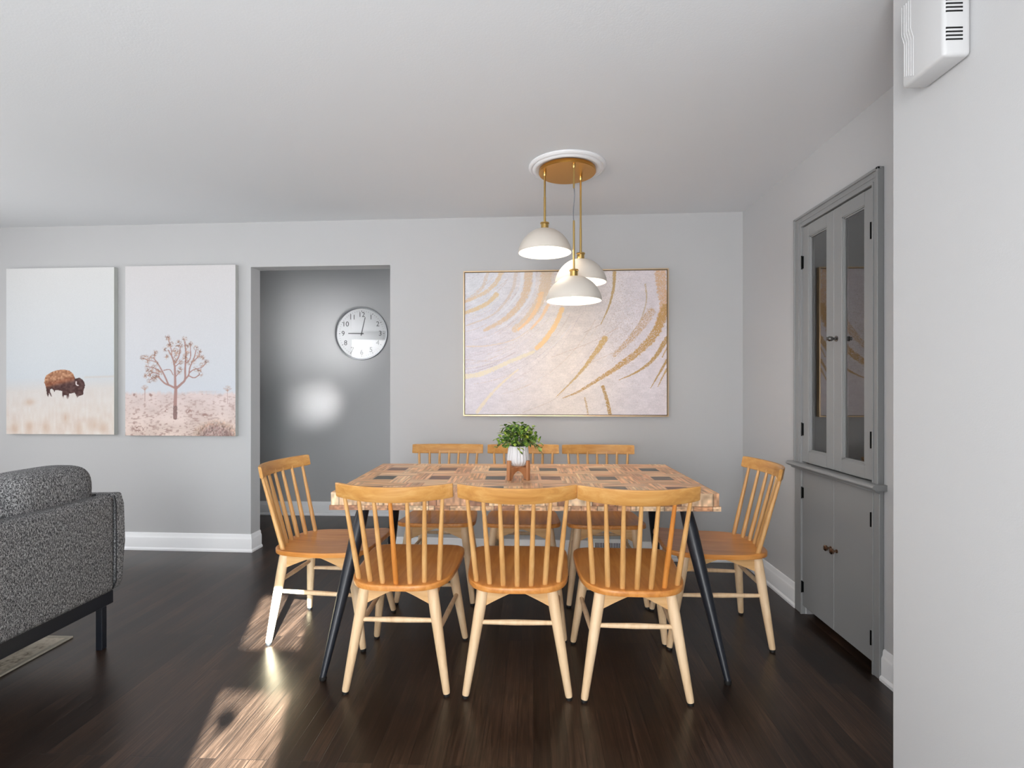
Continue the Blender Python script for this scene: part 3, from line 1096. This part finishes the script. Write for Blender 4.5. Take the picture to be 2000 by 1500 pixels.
# ------------------------------------------------------------------ plant on the table
PXx, PYy = -0.077, 2.660
ps = empty('plant_stand', 'small brown wooden plant stand on the mosaic tabletop under the white pot', 'plant stand', (PXx, PYy, TZ+0.0005), R(4))
for k in range(4):
    a = PI/4+k*PI/2
    bm = bmesh.new()
    c = Vector((math.cos(a)*0.0660, math.sin(a)*0.0660))
    box(bm, -0.007, 0.007, -0.009, 0.009, 0.0, 0.098, bevel=0.0015, seg=1)
    bm.transform(Matrix.Translation((c.x, c.y, 0)) @ Matrix.Rotation(a, 4, 'Z'))
    obj('leg', bm, M['stand'], ps, smooth=False)
for k in range(2):
    bm = bmesh.new()
    poly = [(-0.057, 0.062), (0.057, 0.062), (0.057, 0.006)] + [(0.046*math.cos(PI*j/10), 0.006+0.036*math.sin(PI*j/10)) for j in range(11)] + [(-0.057, 0.006)]
    prism(bm, poly, lambda u_, z_: Vector((u_, 0.007, z_+k*0.0)), lambda u_, z_: Vector((u_, -0.007, z_+k*0.0)))
    bm.transform(Matrix.Rotation(PI/4+k*PI/2, 4, 'Z'))
    obj('cross_bar', bm, M['stand'], ps, smooth=False)
obj('cross_plate', lathe(bmesh.new(), [(0, 0.060), (0.03, 0.060), (0.03, 0.066), (0, 0.066)], 24), M['stand'], ps)
# pot
pt = empty('potted_plant', 'small leafy green plant in a ribbed white ceramic pot on a wooden stand', 'potted plant', (PXx, PYy, TZ+0.067))
pr = [(0, 0), (0.028, 0.0), (0.036, 0.003), (0.046, 0.012), (0.0525, 0.024), (0.0530, 0.036), (0.0505, 0.060), (0.048, 0.085), (0.047, 0.100), (0.0435, 0.100), (0.043, 0.090), (0, 0.090)]
obj('pot', lathe(bmesh.new(), pr, 144, flute=0.07, nfl=20), M['pot'], pt, angle=60)
obj('soil', lathe(bmesh.new(), [(0, 0.0915), (0.0425, 0.0915)], 24), M['soil'], pt)
random.seed(4)
bl = bmesh.new(); bs = bmesh.new()
def leaf(bm, p, d, up, L, w):
    d = d.normalized()
    sd_ = d.cross(up)
    if sd_.length < 1e-3:
        sd_ = d.cross(Vector((1, 0, 0)))
    sd_.normalize()
    nn = sd_.cross(d).normalized()
    rows = []
    for t, ww in ((0, 0.06), (0.2, 0.62), (0.45, 1.0), (0.7, 0.85), (0.9, 0.4), (1.0, 0.03)):
        c = p+d*L*t+nn*(-0.22*L*t*t)
        rows.append([bm.verts.new(c+sd_*w*ww*s+nn*(0.25*w*abs(s)*ww)) for s in (-0.5, 0, 0.5)])
    for a, b in zip(rows, rows[1:]):
        for j in range(2):
            bm.faces.new((a[j], a[j+1], b[j+1], b[j]))
for k in range(54):
    az = k*2.39996
    el = R(4+86*((k+0.5)/54)**0.85)
    dirv = Vector((math.cos(az)*math.cos(el), math.sin(az)*math.cos(el), math.sin(el)))
    base = Vector((0.022*math.cos(az), 0.022*math.sin(az), 0.092))
    Ls = random.uniform(0.080, 0.108) if el < R(50) else random.uniform(0.085, 0.118)
    prev = base
    for j in range(1, 6):
        t = j/5
        p = base+dirv*Ls*t+Vector((0, 0, 0.018*math.sin(t*PI)-(0.022*t*t if el < R(40) else 0)))
        tube(bs, prev, p, [(0, 0.0014), (1, 0.0012)], 5)
        if j >= 2:
            for s in (0, 1):
                phi = random.uniform(0, 2*PI)
                side = dirv.cross(Vector((0, 0, 1)))
                if side.length < 0.1:
                    side = Vector((1, 0, 0))
                side.normalize()
                up2 = side.cross(dirv)
                ld = dirv*0.6+(side*math.cos(phi)+up2*math.sin(phi))*0.8
                leaf(bl, p, ld, Vector((0, 0, 1)), random.uniform(0.022, 0.035), random.uniform(0.013, 0.020))
        prev = p
obj('stems', bs, M['stem'], pt)
obj('leaves', bl, M['leaf'], pt, angle=80)

# ------------------------------------------------------------------ abstract painting (canvas about 1.45 x 1.04 m)
AX0, AX1, AZ0, AZ1 = -0.502, 0.945, 1.015, 2.052
art = empty('abstract_painting', 'large framed abstract painting with sweeping gold and cream brush strokes', 'painting', (0, 0, 0))
place_back(art)
fw, fd = 0.008, 0.034
bm = bmesh.new()
box(bm, AX0, AX1, -fd, -0.001, AZ0, AZ0+fw)
box(bm, AX0, AX1, -fd, -0.001, AZ1-fw, AZ1)
box(bm, AX0, AX0+fw, -fd, -0.001, AZ0+fw, AZ1-fw)
box(bm, AX1-fw, AX1, -fd, -0.001, AZ0+fw, AZ1-fw)
obj('frame', bm, M['gold_frame'], art, smooth=False)
g = 0.004
bm = bmesh.new()
box(bm, AX0+fw, AX1-fw, -0.012, -0.002, AZ0+fw, AZ1-fw)
obj('backing', bm, M['rubber'], art, smooth=False)
nx, ny = 480, 340
X, Y = np.meshgrid(np.linspace(80, 1878, nx+1), np.linspace(1415, 130, ny+1))
u_ = (X-80)/1798; v_ = (Y-130)/1285
img = np.zeros(X.shape+(3,))
cA = np.array((218, 213, 222.)); cB = np.array((232, 220, 212.)); cC = np.array((226, 214, 216.))
wB = np.exp(-((u_-0.52)/0.28)**2)[..., None]
img[:] = cA*(1-wB)+cB*wB
wC = np.clip((u_-0.7)*2.5, 0, 1)[..., None]
img = img*(1-wC)+cC*wC
wT = np.clip(1-np.hypot(u_-0.05, v_-0.1)/0.35, 0, 1)[..., None]*0.7
img = img*(1-wT)+np.array((214, 218, 222.))*wT
img *= (0.955+0.05*vnoise(ny+1, nx+1, 30, 26, 3)+0.045*vnoise(ny+1, nx+1, 150, 60, 4))[..., None]
img *= (0.955+0.09*rng.random(X.shape))[..., None]
rs = random.Random(5)
for k in range(90):      # fine concentric scratches
    r = rs.uniform(330, 1500)
    cx, cy = rs.uniform(-120, 60), rs.uniform(-250, 0)
    a0 = rs.uniform(20, 70); a1 = a0+rs.uniform(10, 32)
    pts = [(cx+r*math.cos(R(a)), cy+r*math.sin(R(a))) for a in np.linspace(a0, a1, 6)]
    img = stroke(img, X, Y, pts, rs.uniform(4, 9), 3, rs.choice([(190, 172, 176), (206, 192, 196), (232, 230, 236), (214, 190, 172), (236, 228, 214)]), 0.6, 0.35, k)
ST = [
    ([(285, 130), (240, 260), (150, 340), (60, 400)], 34, 26, (214, 194, 176), .75, .25),
    ([(410, 130), (370, 210), (290, 290), (180, 350), (60, 400)], 46, 24, (222, 196, 162), .8, .1),
    ([(365, 330), (300, 395), (200, 450), (80, 492)], 44, 34, (224, 196, 152), .85, .05),
    ([(545, 130), (510, 290), (420, 430), (300, 530), (90, 610)], 34, 12, (214, 194, 176), .7, .2),
    ([(605, 130), (580, 280), (480, 430), (330, 560)], 34, 12, (228, 228, 232), .8, .1),
    ([(655, 130), (640, 290), (560, 440), (430, 560), (260, 650)], 84, 30, (222, 194, 162), .85, .1),
    ([(705, 130), (700, 280), (630, 420), (500, 560), (380, 640)], 30, 10, (230, 228, 232), .85, .1),
    ([(820, 130), (800, 270), (740, 420), (650, 550), (530, 650)], 120, 60, (226, 200, 170), .82, .12),
    ([(770, 330), (730, 450), (650, 570), (560, 650)], 50, 20, (248, 206, 156), .8, .1),
    ([(830, 430), (770, 540), (680, 640)], 36, 18, (248, 210, 166), .85, .05),
    ([(955, 470), (900, 600), (820, 720), (730, 820)], 46, 42, (250, 208, 150), .92, .03),
    ([(80, 1075), (250, 1040), (480, 940), (700, 850)], 52, 30, (236, 224, 196), .8, .08),
    ([(190, 1395), (300, 1250), (430, 1120), (560, 1010)], 34, 16, (236, 222, 196), .75, .1),
    ([(90, 800), (300, 790), (520, 740), (680, 640)], 14, 8, (230, 206, 178), .6, .2),
    ([(90, 920), (350, 930), (560, 850)], 9, 5, (206, 190, 184), .6, .2),
    ([(1420, 130), (1412, 280), (1370, 450), (1300, 605)], 34, 8, (192, 160, 108), .92, .04),
    ([(1690, 255), (1700, 400), (1645, 580), (1560, 700)], 16, 6, (196, 172, 138), .8, .15),
    ([(1820, 130), (1835, 300), (1850, 460), (1800, 640)], 110, 60, (220, 176, 132), .85, .18),
    ([(1740, 500), (1640, 650), (1540, 760), (1420, 880)], 86, 40, (198, 160, 118), .85, .42),
    ([(1870, 470), (1770, 700), (1620, 860), (1450, 985), (1300, 1085), (1110, 1205), (960, 1268)], 92, 6, (196, 154, 96), .95, .16),
    ([(1335, 735), (1250, 860), (1160, 985), (1050, 1110), (900, 1260)], 56, 5, (206, 170, 112), .95, .06),
    ([(1878, 740), (1760, 920), (1620, 1030), (1460, 1105)], 46, 5, (190, 152, 98), .95, .08),
    ([(1878, 930), (1810, 1050), (1738, 1175)], 26, 6, (186, 148, 92), .95, .05),
    ([(1878, 1010), (1840, 1080), (1800, 1165)], 20, 6, (196, 160, 108), .95, .05),
    ([(1878, 820), (1840, 900)], 16, 8, (196, 160, 108), .9, .1),
    ([(1318, 1165), (1352, 1280), (1382, 1412)], 30, 34, (184, 146, 88), .97, .12),
    ([(1158, 1262), (1172, 1330), (1186, 1410)], 18, 14, (196, 164, 120), .95, .3),
    ([(1455, 635), (1280, 735), (1130, 800), (860, 900)], 6, 4, (206, 176, 158), .7, .2),
    ([(1400, 690), (1220, 940), (1040, 1110), (900, 1270), (600, 1400)], 6, 4, (198, 176, 160), .7, .2),
    ([(1305, 605), (1150, 680)], 6, 4, (188, 166, 150), .7, .2),
    ([(1500, 820), (1300, 910), (1180, 960)], 6, 4, (208, 182, 160), .7, .2),
    ([(700, 1010), (560, 1080), (420, 1180)], 6, 4, (206, 192, 190), .6, .2),
]
for k, (pts, w0, w1, c_, al, sp_) in enumerate(ST):
    img = stroke(img, X, Y, pts, w0, w1, c_, al, sp_, 50+k)
dens = np.exp(-((X-1480)/160)**2-((Y-600)/380)**2)*0.16
dots = rng.random(X.shape) < dens
img[dots] = img[dots]*0.4+np.array((176, 150, 130.))*0.6
me = grid_mesh('canvas', nx, ny, lambda a, b: (AX0+fw+g+a*(AX1-AX0-2*fw-2*g), -0.028+0*a, AZ0+fw+g+b*(AZ1-AZ0-2*fw-2*g)), img)
link('canvas', me, M['paint'], art, smooth=False)

# ------------------------------------------------------------------ two canvas prints
def canvas(name, label, x0, x1, z0, z1, img, nx, ny):
    e = empty(name, label, 'canvas print')
    img = img*0.955
    place_back(e)
    me = grid_mesh('printed_face', nx, ny, lambda a, b: (x0+a*(x1-x0), -0.0372+0*a, z0+b*(z1-z0)), img)
    link('printed_face', me, M['print'], e, smooth=False)
    obj('stretcher_frame', nb(x0, x1, -0.037, -0.001, z0, z1, bevel=0.001, seg=1), M['canvas_edge'], e, smooth=False)
    return e
# bison: image coordinates = crop px (x 45..865, y 95..1375)
nx, ny = 250, 390
X, Y = np.meshgrid(np.linspace(45, 865, nx+1), np.linspace(1375, 95, ny+1))
hz = 975-(X-45)*0.045
t = np.clip((Y-95)/880, 0, 1)[..., None]
sky = np.array((226, 226, 226.))*(1-t)+np.array((210, 216, 222.))*t
t2 = np.clip((Y-hz)/420, 0, 1)[..., None]
fieldc = np.array((218, 214, 212.))*(1-t2)+np.array((232, 220, 211.))*t2
n1 = vnoise(ny+1, nx+1, 34, 14, 21); n2 = vnoise(ny+1, nx+1, 20, 60, 22)
fieldc = fieldc+((n1-0.5)*14)[..., None]*np.array((0.5, 1, 1.2))*t2+((n2-0.5)*16)[..., None]*np.array((0.6, 1, 1.3))*t2
w = np.clip((Y-hz+30)/110, 0, 1)[..., None]
img = sky*(1-w)+fieldc*w
for (bx, by, rx, ry) in ((220, 1320, 30, 50), (600, 1330, 26, 55), (700, 1300, 40, 40), (350, 1330, 30, 50), (110, 1330, 30, 45), (780, 1320, 30, 40), (500, 1250, 30, 40), (220, 1130, 40, 25)):
    mm = (np.exp(-((X-bx)/rx)**2-((Y-by)/ry)**2)*(0.3+0.7*n2))[..., None]*0.7
    img = img*(1-mm)+np.array((204, 168, 142.))*mm
# far ridge on the right
mm = np.clip(1-np.abs(Y-(930+(865-X)*0.03))/12, 0, 1)*(X > 640)*0.5
img = img*(1-mm[..., None])+np.array((212, 200, 190.))*mm[..., None]
k_ = 1895/480.
def bxy(x, y):
    return ((70+x/15.-0)*k_, (700+y/15.-500)*k_)
body = [(240, 600), (260, 540), (300, 490), (450, 400), (600, 350), (780, 330), (950, 360), (1060, 450), (1110, 560), (1130, 600), (1180, 580), (1250, 575), (1330, 620), (1385, 700), (1405, 790), (1390, 870), (1365, 920), (1360, 1060), (1280, 1090), (1220, 1110), (1180, 1160), (1140, 1060), (1100, 1000), (1060, 1020), (940, 1040), (950, 1110), (920, 1200), (880, 1190), (870, 1080), (800, 1080), (780, 1170), (750, 1100), (750, 960), (620, 935), (540, 940), (525, 1000), (500, 940), (450, 890), (395, 920), (400, 980), (455, 1130), (420, 1110), (365, 1020), (345, 1135), (325, 1120), (300, 1040), (290, 950), (275, 850), (255, 780), (235, 720), (222, 740), (230, 680)]
bp = [bxy(*p) for p in body]
ins = inpoly(X, Y, bp)
BX = (X/k_-70)*15; BY = (Y/k_-200)*15
nn1 = vnoise(ny+1, nx+1, 110, 70, 31)
brown = np.array((184, 136, 106.))+(nn1[..., None]-0.5)*np.array((70, 70, 60))
dark = np.array((86, 62, 60.))+(nn1[..., None]-0.5)*30
red = np.array((156, 98, 72.))+(nn1[..., None]-0.5)*40
f = np.clip((BY-560-0.25*(700-BX))/260, 0, 1)
f = np.clip(f+np.clip((BX-1090)/60, 0, 1), 0, 1)
f2 = np.clip(1-np.abs(f-0.45)/0.4, 0, 1)*0.8
bc = brown*(1-f[..., None])+dark*f[..., None]
bc = bc*(1-f2[..., None])+red*f2[..., None]
fade = np.clip((1230-BY)/160, 0.25, 1)[..., None]
img = np.where(ins[..., None], bc*fade+img*(1-fade), img)
img = stroke(img, X, Y, [bxy(1150, 690), bxy(1155, 770), bxy(1210, 800)], 9, 8, (236, 226, 224), 1)
img += (rng.random(X.shape)[..., None]-0.5)*5
canvas('bison_canvas', 'pale canvas print of a brown bison standing in dry grass', -4.000, -3.137, 0.866, 2.120, img, nx, ny)

# desert tree: image coordinates = crop px, x 30..1480, y -820..1440 (same scale)
nx, ny = 280, 430
X, Y = np.meshgrid(np.linspace(30, 1478, nx+1), np.linspace(1440, -825, ny+1))
t = np.clip((Y+825)/1600, 0, 1)[..., None]
sky = np.array((222, 219, 220.))*(1-t)+np.array((214, 218, 225.))*t
n1 = vnoise(ny+1, nx+1, 160, 50, 41); n2 = vnoise(ny+1, nx+1, 70, 40, 42); n3 = vnoise(ny+1, nx+1, 20, 8, 43)
t2 = np.clip((Y-865)/560, 0, 1)
gr = np.array((226, 210, 208.))*(1-t2[..., None])+np.array((232, 212, 202.))*t2[..., None]
gr = gr+(n3[..., None]-0.5)*18
dk = np.clip((n1*0.5+n2*0.3+0.2*rng.random(X.shape)-0.56)*5, 0, 1)*(0.42+0.35*t2)
gr = gr*(1-dk[..., None])+np.array((168, 136, 128.))*dk[..., None]
w = np.clip((Y-845-8*np.sin(X/90.)-30*(vnoise(ny+1, nx+1, 20, 60, 72)-0.5))/50, 0, 1)[..., None]
img = sky*(1-w)+gr*w
mm = np.exp(-((X-1100)/150)**2)*np.clip(1-np.abs(Y-852)/18, 0, 1)*0.6
img = img*(1-mm[..., None])+np.array((212, 198, 196.))*mm[..., None]
bush = np.clip(1.25-np.hypot((X-1230)/260, (Y-1450)/190), 0, 1)
bn = vnoise(ny+1, nx+1, 130, 90, 44)
bcol = np.array((206, 172, 142.))*(1-np.clip(bush*1.6, 0, 1)[..., None])+np.array((150, 122, 118.))*np.clip(bush*1.6, 0, 1)[..., None]
bw_ = np.clip(bush*3, 0, 1)*(0.35+0.65*bn)
img = img*(1-bw_[..., None])+(bcol*(0.66+0.62*vnoise(ny+1, nx+1, 90, 130, 73)[..., None]))*bw_[..., None]
for (bx, by, rx, ry) in ((200, 1350, 130, 55), (870, 1110, 60, 35), (550, 1100, 60, 30), (1080, 1160, 60, 30), (370, 900, 30, 35), (150, 895, 30, 25)):
    mm = np.clip(1-np.hypot((X-bx)/rx, (Y-by)/ry), 0, 1)*(bn > 0.42)*1.2
    mm = np.clip(mm, 0, 0.8)[..., None]
    img = img*(1-mm)+np.array((158, 124, 116.))*mm
bark = (176, 140, 134)
TR = [([(690, 1200), (692, 1000), (700, 790)], 58, 42), ([(700, 810), (620, 770), (560, 745), (510, 700), (470, 650)], 30, 20),
      ([(600, 755), (560, 660), (510, 560), (450, 460), (400, 400)], 26, 14), ([(692, 800), (690, 640), (682, 500), (650, 390), (600, 300)], 36, 16),
      ([(715, 800), (770, 750), (820, 690), (822, 550), (832, 350), (818, 190)], 36, 20), ([(820, 690), (868, 630), (885, 530), (940, 400), (965, 300)], 24, 14),
      ([(868, 640), (940, 668), (1015, 625)], 18, 14), ([(880, 600), (935, 560), (1040, 530), (1100, 462)], 16, 12), ([(540, 568), (620, 560), (665, 630)], 14, 12),
      ([(650, 400), (640, 300), (610, 180)], 16, 12), ([(690, 470), (740, 380), (760, 250)], 22, 14), ([(690, 520), (760, 460)], 14, 12), ([(700, 650), (740, 600)], 14, 12),
      ([(500, 590), (420, 540), (330, 520)], 20, 12), ([(480, 620), (400, 600), (330, 640)], 18, 12), ([(480, 650), (420, 660), (350, 700)], 18, 12),
      ([(840, 470), (890, 400), (890, 240)], 18, 12), ([(930, 450), (1000, 380), (1010, 320)], 16, 12), ([(430, 450), (340, 430), (260, 400)], 12, 10), ([(410, 400), (430, 330)], 12, 10)]
for pts, w0, w1 in TR:
    img = stroke(img, X, Y, pts, w0, w1, bark, 0.95)
img = stroke(img, X, Y, [(692, 1200), (692, 1060)], 58, 50, (128, 108, 106), 0.75, 0.2, 3)
BL = [(600, 150), (590, 130), (640, 220), (560, 290), (580, 390), (640, 330), (720, 230), (760, 240), (690, 300), (740, 320), (700, 400), (680, 460), (760, 460), (815, 150), (840, 250), (890, 220), (850, 330), (830, 420), (960, 270), (1010, 320), (990, 380), (1050, 400), (930, 450), (880, 470), (1100, 460), (1040, 500), (960, 550), (1010, 570), (1020, 620), (740, 590), (760, 550), (260, 400), (300, 395), (360, 400), (430, 330), (410, 380), (330, 450), (320, 520), (330, 580), (370, 560), (410, 520), (460, 570), (500, 600), (300, 640), (360, 640), (400, 660), (450, 650), (350, 705), (420, 690), (380, 600), (440, 480), (740, 200), (610, 240), (700, 350), (820, 380), (800, 440)]
spk = vnoise(ny+1, nx+1, 190, 125, 71)
for k, (bx, by) in enumerate(BL):
    d = np.hypot(X-bx, Y-by)
    a = np.arctan2(Y-by, X-bx)
    rr = 46*(0.74+0.26*np.cos(a*13+k)+0.0)
    mm = (np.clip((rr-d)/12, 0, 1)*np.clip((spk-0.30)*4, 0, 1))[..., None]*0.9
    lt = vnoise(ny+1, nx+1, 150, 95, 60+k % 5)[..., None]
    cc = np.array((128, 100, 92.))*(1-lt)+np.array((214, 176, 156.))*lt
    img = img*(1-mm)+cc*mm
for (bx, by, s) in ((290, 980, 1), (1375, 1010, 1.1)):
    img = stroke(img, X, Y, [(bx, by), (bx, by-180*s)], 10, 8, (182, 150, 142), 0.8)
    for q in range(8):
        a = R(200+q*20)
        img = stroke(img, X, Y, [(bx, by-150*s), (bx+50*s*math.cos(a), by-165*s+50*s*math.sin(a))], 12, 16, (190, 156, 142), 0.6, 0.45, q)
img += (rng.random(X.shape)[..., None]-0.5)*6
canvas('tree_canvas', 'pale canvas print of a branching desert tree on pinkish scrubland', -3.049, -2.194, 0.860, 2.124, img, nx, ny)

# ------------------------------------------------------------------ wall clock in the hall
CX, CZk, CR = -1.627, 1.729, 0.250
clk = empty('wall_clock', 'large round silver-rimmed wall clock on the hall wall', 'clock', (CX, 4.98, CZk))
def yl(bm):   # lathe axis z -> -y
    bm.transform(Matrix.Rotation(R(90), 4, 'X'))
    return bm
obj('case', yl(lathe(bmesh.new(), [(0, 0.001), (CR-0.004, 0.001), (CR, 0.006), (CR, 0.036), (CR-0.003, 0.042), (CR-0.010, 0.042), (CR-0.0125, 0.036), (CR-0.0125, 0.018), (0, 0.018)], 96)), M['silver'], clk)
obj('dial', yl(lathe(bmesh.new(), [(0, 0.0195), (CR-0.013, 0.0195)], 96)), M['clock_face'], clk)
def text_mesh(s, size):
    c = bpy.data.curves.new('t', 'FONT')
    c.body = s
    c.size = size
    c.align_x = 'CENTER'
    c.align_y = 'CENTER'
    c.extrude = 0.0004
    o = bpy.data.objects.new('t', c)
    COL.objects.link(o)
    bpy.context.view_layer.update()
    me = bpy.data.meshes.new_from_object(o.evaluated_get(bpy.context.evaluated_depsgraph_get()))
    bpy.data.objects.remove(o)
    return me
bm = bmesh.new()
for hno in range(1, 13):
    a = R(90-30*hno)
    me = text_mesh(str(hno), 0.066)
    me.transform(Matrix.Translation((0.178*math.cos(a), 0.178*math.sin(a), 0.0203)))
    bm.from_mesh(me)
    bpy.data.meshes.remove(me)
obj('numerals', yl(bm), M['ink'], clk, smooth=False)
bm = bmesh.new()
for k in range(60):
    a = R(6*k)
    L = 0.008 if k % 5 else 0.012
    w = 0.0012 if k % 5 else 0.0028
    b2 = nb(-w, w, 0.212-L/2, 0.212+L/2, 0.0198, 0.0206)
    b2.transform(Matrix.Rotation(-a, 4, 'Z'))
    tm = bpy.data.meshes.new('x'); b2.to_mesh(tm); b2.free(); bm.from_mesh(tm); bpy.data.meshes.remove(tm)
obj('minute_track', yl(bm), M['ink'], clk, smooth=False)
def hand(name, ang, L, w, z):
    bm = bmesh.new()
    prism(bm, [(-w, -0.02), (w, -0.02), (w*0.8, L), (-w*0.8, L)], lambda a, b: Vector((a, b, z)), lambda a, b: Vector((a, b, z+0.0012)))
    bm.transform(Matrix.Rotation(-R(ang), 4, 'Z'))
    return obj(name, yl(bm), M['hand'], clk, smooth=False)
hand('hour_hand', 270.8, 0.128, 0.0052, 0.022)
hand('minute_hand', 13, 0.158, 0.0048, 0.0245)
bm = bmesh.new(); tube(bm, (0, 0, 0.02), (0, 0, 0.028), [(0, 0.008), (1, 0.007)], 20)
obj('hub', yl(bm), M['ink'], clk)
obj('cover_glass', yl(lathe(bmesh.new(), [(0, 0.032), (CR-0.013, 0.032), (CR-0.013, 0.034), (0, 0.034)], 64)), M['clock_glass'], clk)

# ------------------------------------------------------------------ baseboard vent register
vr = empty('floor_vent_register', 'small white slotted vent register low on the back wall between chair legs', 'vent')
place_back(vr)
obj('vent_cover', nb(0.41, 0.70, -0.034, -0.0225, 0.002, 0.150, bevel=0.002, seg=1), M['trim'], vr, smooth=False)
bm = bmesh.new()
for k in range(22):
    x = 0.435+0.011*k
    box(bm, x, x+0.0052, -0.0346, -0.033, 0.03, 0.125)
obj('vent_slots', bm, M['dark'], vr, smooth=False)

# ------------------------------------------------------------------ sofa (faces away to the left)
SXo = -1.985
sofa = empty('sofa', 'grey tweed sofa seen from behind on a slim black metal base', 'sofa', (-2.45, 1.35, 0))
def sobj(name, bm, m, parent=sofa, **k):
    bm.transform(Matrix.Translation((2.45, -1.35, 0)))
    return obj(name, bm, m, parent, **k)
sobj('back_panel', nb(-2.075, SXo, 0.30, 2.442, 0.252, 0.712, bevel=0.028, seg=5), M['tweed'])
for ya, yb in ((2.442, 2.488), (0.252, 0.298)):
    bm = bmesh.new()
    poly = [(-2.86, 0.262), (-2.03, 0.252), (-1.998, 0.262), (-1.984, 0.300), (-1.976, 0.48), (-1.982, 0.66), (-1.990, 0.712), (-2.005, 0.716), (-2.05, 0.712), (-2.80, 0.700), (-2.86, 0.66)]
    prism(bm, poly, lambda a, b: Vector((a, ya, b)), lambda a, b: Vector((a, yb, b)))
    bmesh.ops.bevel(bm, geom=list(bm.edges), offset=0.010, segments=3, profile=0.5, affect='EDGES')
    sobj('arm', bm, M['tweed'])
bm = bmesh.new()
zpath = [(-2.0, 0.262), (-1.9835, 0.30), (-1.9820, 0.48), (-1.9835, 0.66), (-1.992, 0.706)]
for a, b in zip(zpath, zpath[1:]):
    tube(bm, (a[0], 2.442, a[1]), (b[0], 2.442, b[1]), [(0, 0.003), (1, 0.003)], 8)
sobj('piping', bm, M['piping'])
sobj('seat_base', nb(-2.84, -2.06, 0.30, 2.442, 0.258, 0.36, bevel=0.02, seg=3), M['tweed'])
def cushion(x0, x1, y0, y1, z0, z1, lean=0.0, puff=1.0, ex=3.2):
    bm = bmesh.new()
    nu, nv = 40, 24
    rings = []
    for i in range(1, nv):
        ph = PI*i/nv-PI/2
        ring = []
        for j in range(nu):
            th_ = 2*PI*j/nu
            def se(c, e):
                return math.copysign(abs(c)**e, c)
            e1, e2 = 0.55, 0.42
            x = se(math.cos(ph), e1)*se(math.cos(th_), 0.75)
            y = se(math.cos(ph), e2)*se(math.sin(th_), e2)
            z = se(math.sin(ph), e2)
            ring.append(bm.verts.new(((x0+x1)/2+x*(x1-x0)/2+lean*z, (y0+y1)/2+y*(y1-y0)/2, (z0+z1)/2+z*(z1-z0)/2)))
        rings.append(ring)
    for a, b in zip(rings, rings[1:]):
        for j in range(nu):
            bm.faces.new((a[j], a[(j+1) % nu], b[(j+1) % nu], b[j]))
    bm.faces.new(list(reversed(rings[0])))
    bm.faces.new(rings[-1])
    return bm
for ya, yb in ((1.36, 2.430), (0.31, 1.355)):
    sobj('seat_cushion', cushion(-2.86, -2.28, ya, yb, 0.352, 0.47), M['tweed'], angle=80)
for (ya, yb, zt_) in ((1.985, 2.432, 0.868), (1.24, 1.99, 0.872), (0.31, 1.235, 0.868)):
    sobj('back_cushion', cushion(-2.285, -2.045, ya, yb, 0.45, zt_, 0.012), M['tweed'], angle=80)
bm = bmesh.new()
for (a, b, c, d) in ((-2.028, -1.998, 0.34, 2.445), (-2.82, -2.79, 0.34, 2.445)):
    box(bm, a, b, c, d, 0.196, 0.2585, bevel=0.003, seg=1)
for (c, d) in ((0.34, 0.37), (2.415, 2.445)):
    box(bm, -2.79, -2.028, c, d, 0.196, 0.2585, bevel=0.003, seg=1)
sobj('base_rail', bm, M['black_metal'], smooth=False)
for x in (-2.013, -2.805):
    for y in (0.42, 2.39):
        sobj('leg', nb(x-0.015, x+0.015, y-0.015, y+0.015, 0.0 if x > -2.2 else 0.009, 0.197, bevel=0.002, seg=1), M['black_metal'], smooth=False)
# far rug under the sofa
rg = empty('area_rug', 'cream patterned area rug partly under the grey sofa', 'rug')
obj('pile', nb(-4.4, -2.262, -0.4, 2.474, 0.0005, 0.0085, bevel=0.003, seg=2), M['rug'], rg, smooth=False)
bm = bmesh.new()
for (x0, x1, y0, y1) in ((-4.42, -2.24, 2.474, 2.494), (-2.262, -2.240, -0.4, 2.474)):
    box(bm, x0, x1, y0, y1, 0.0005, 0.0095, bevel=0.002, seg=1)
obj('binding', bm, M['rug_edge'], rg, smooth=False)

# ------------------------------------------------------------------ ornament on the rear window (casts the round shadow)
orn = empty('window_ornament', 'small round ornament hanging on a thread in the rear window', 'ornament', (0.020, -1.48, 1.572))
bm = lathe(bmesh.new(), [(0, -0.028)]+[(0.036*math.sin(PI*k/12), -0.028*math.cos(PI*k/12)) for k in range(1, 12)]+[(0, 0.028)], 32)
obj('bauble', bm, M['bronze'], orn)
bm = bmesh.new(); tube(bm, (0, 0, 0.027), (0, 0, H-1.572), [(0, 0.0008), (1, 0.0008)], 6)
obj('thread', bm, M['cord'], orn)
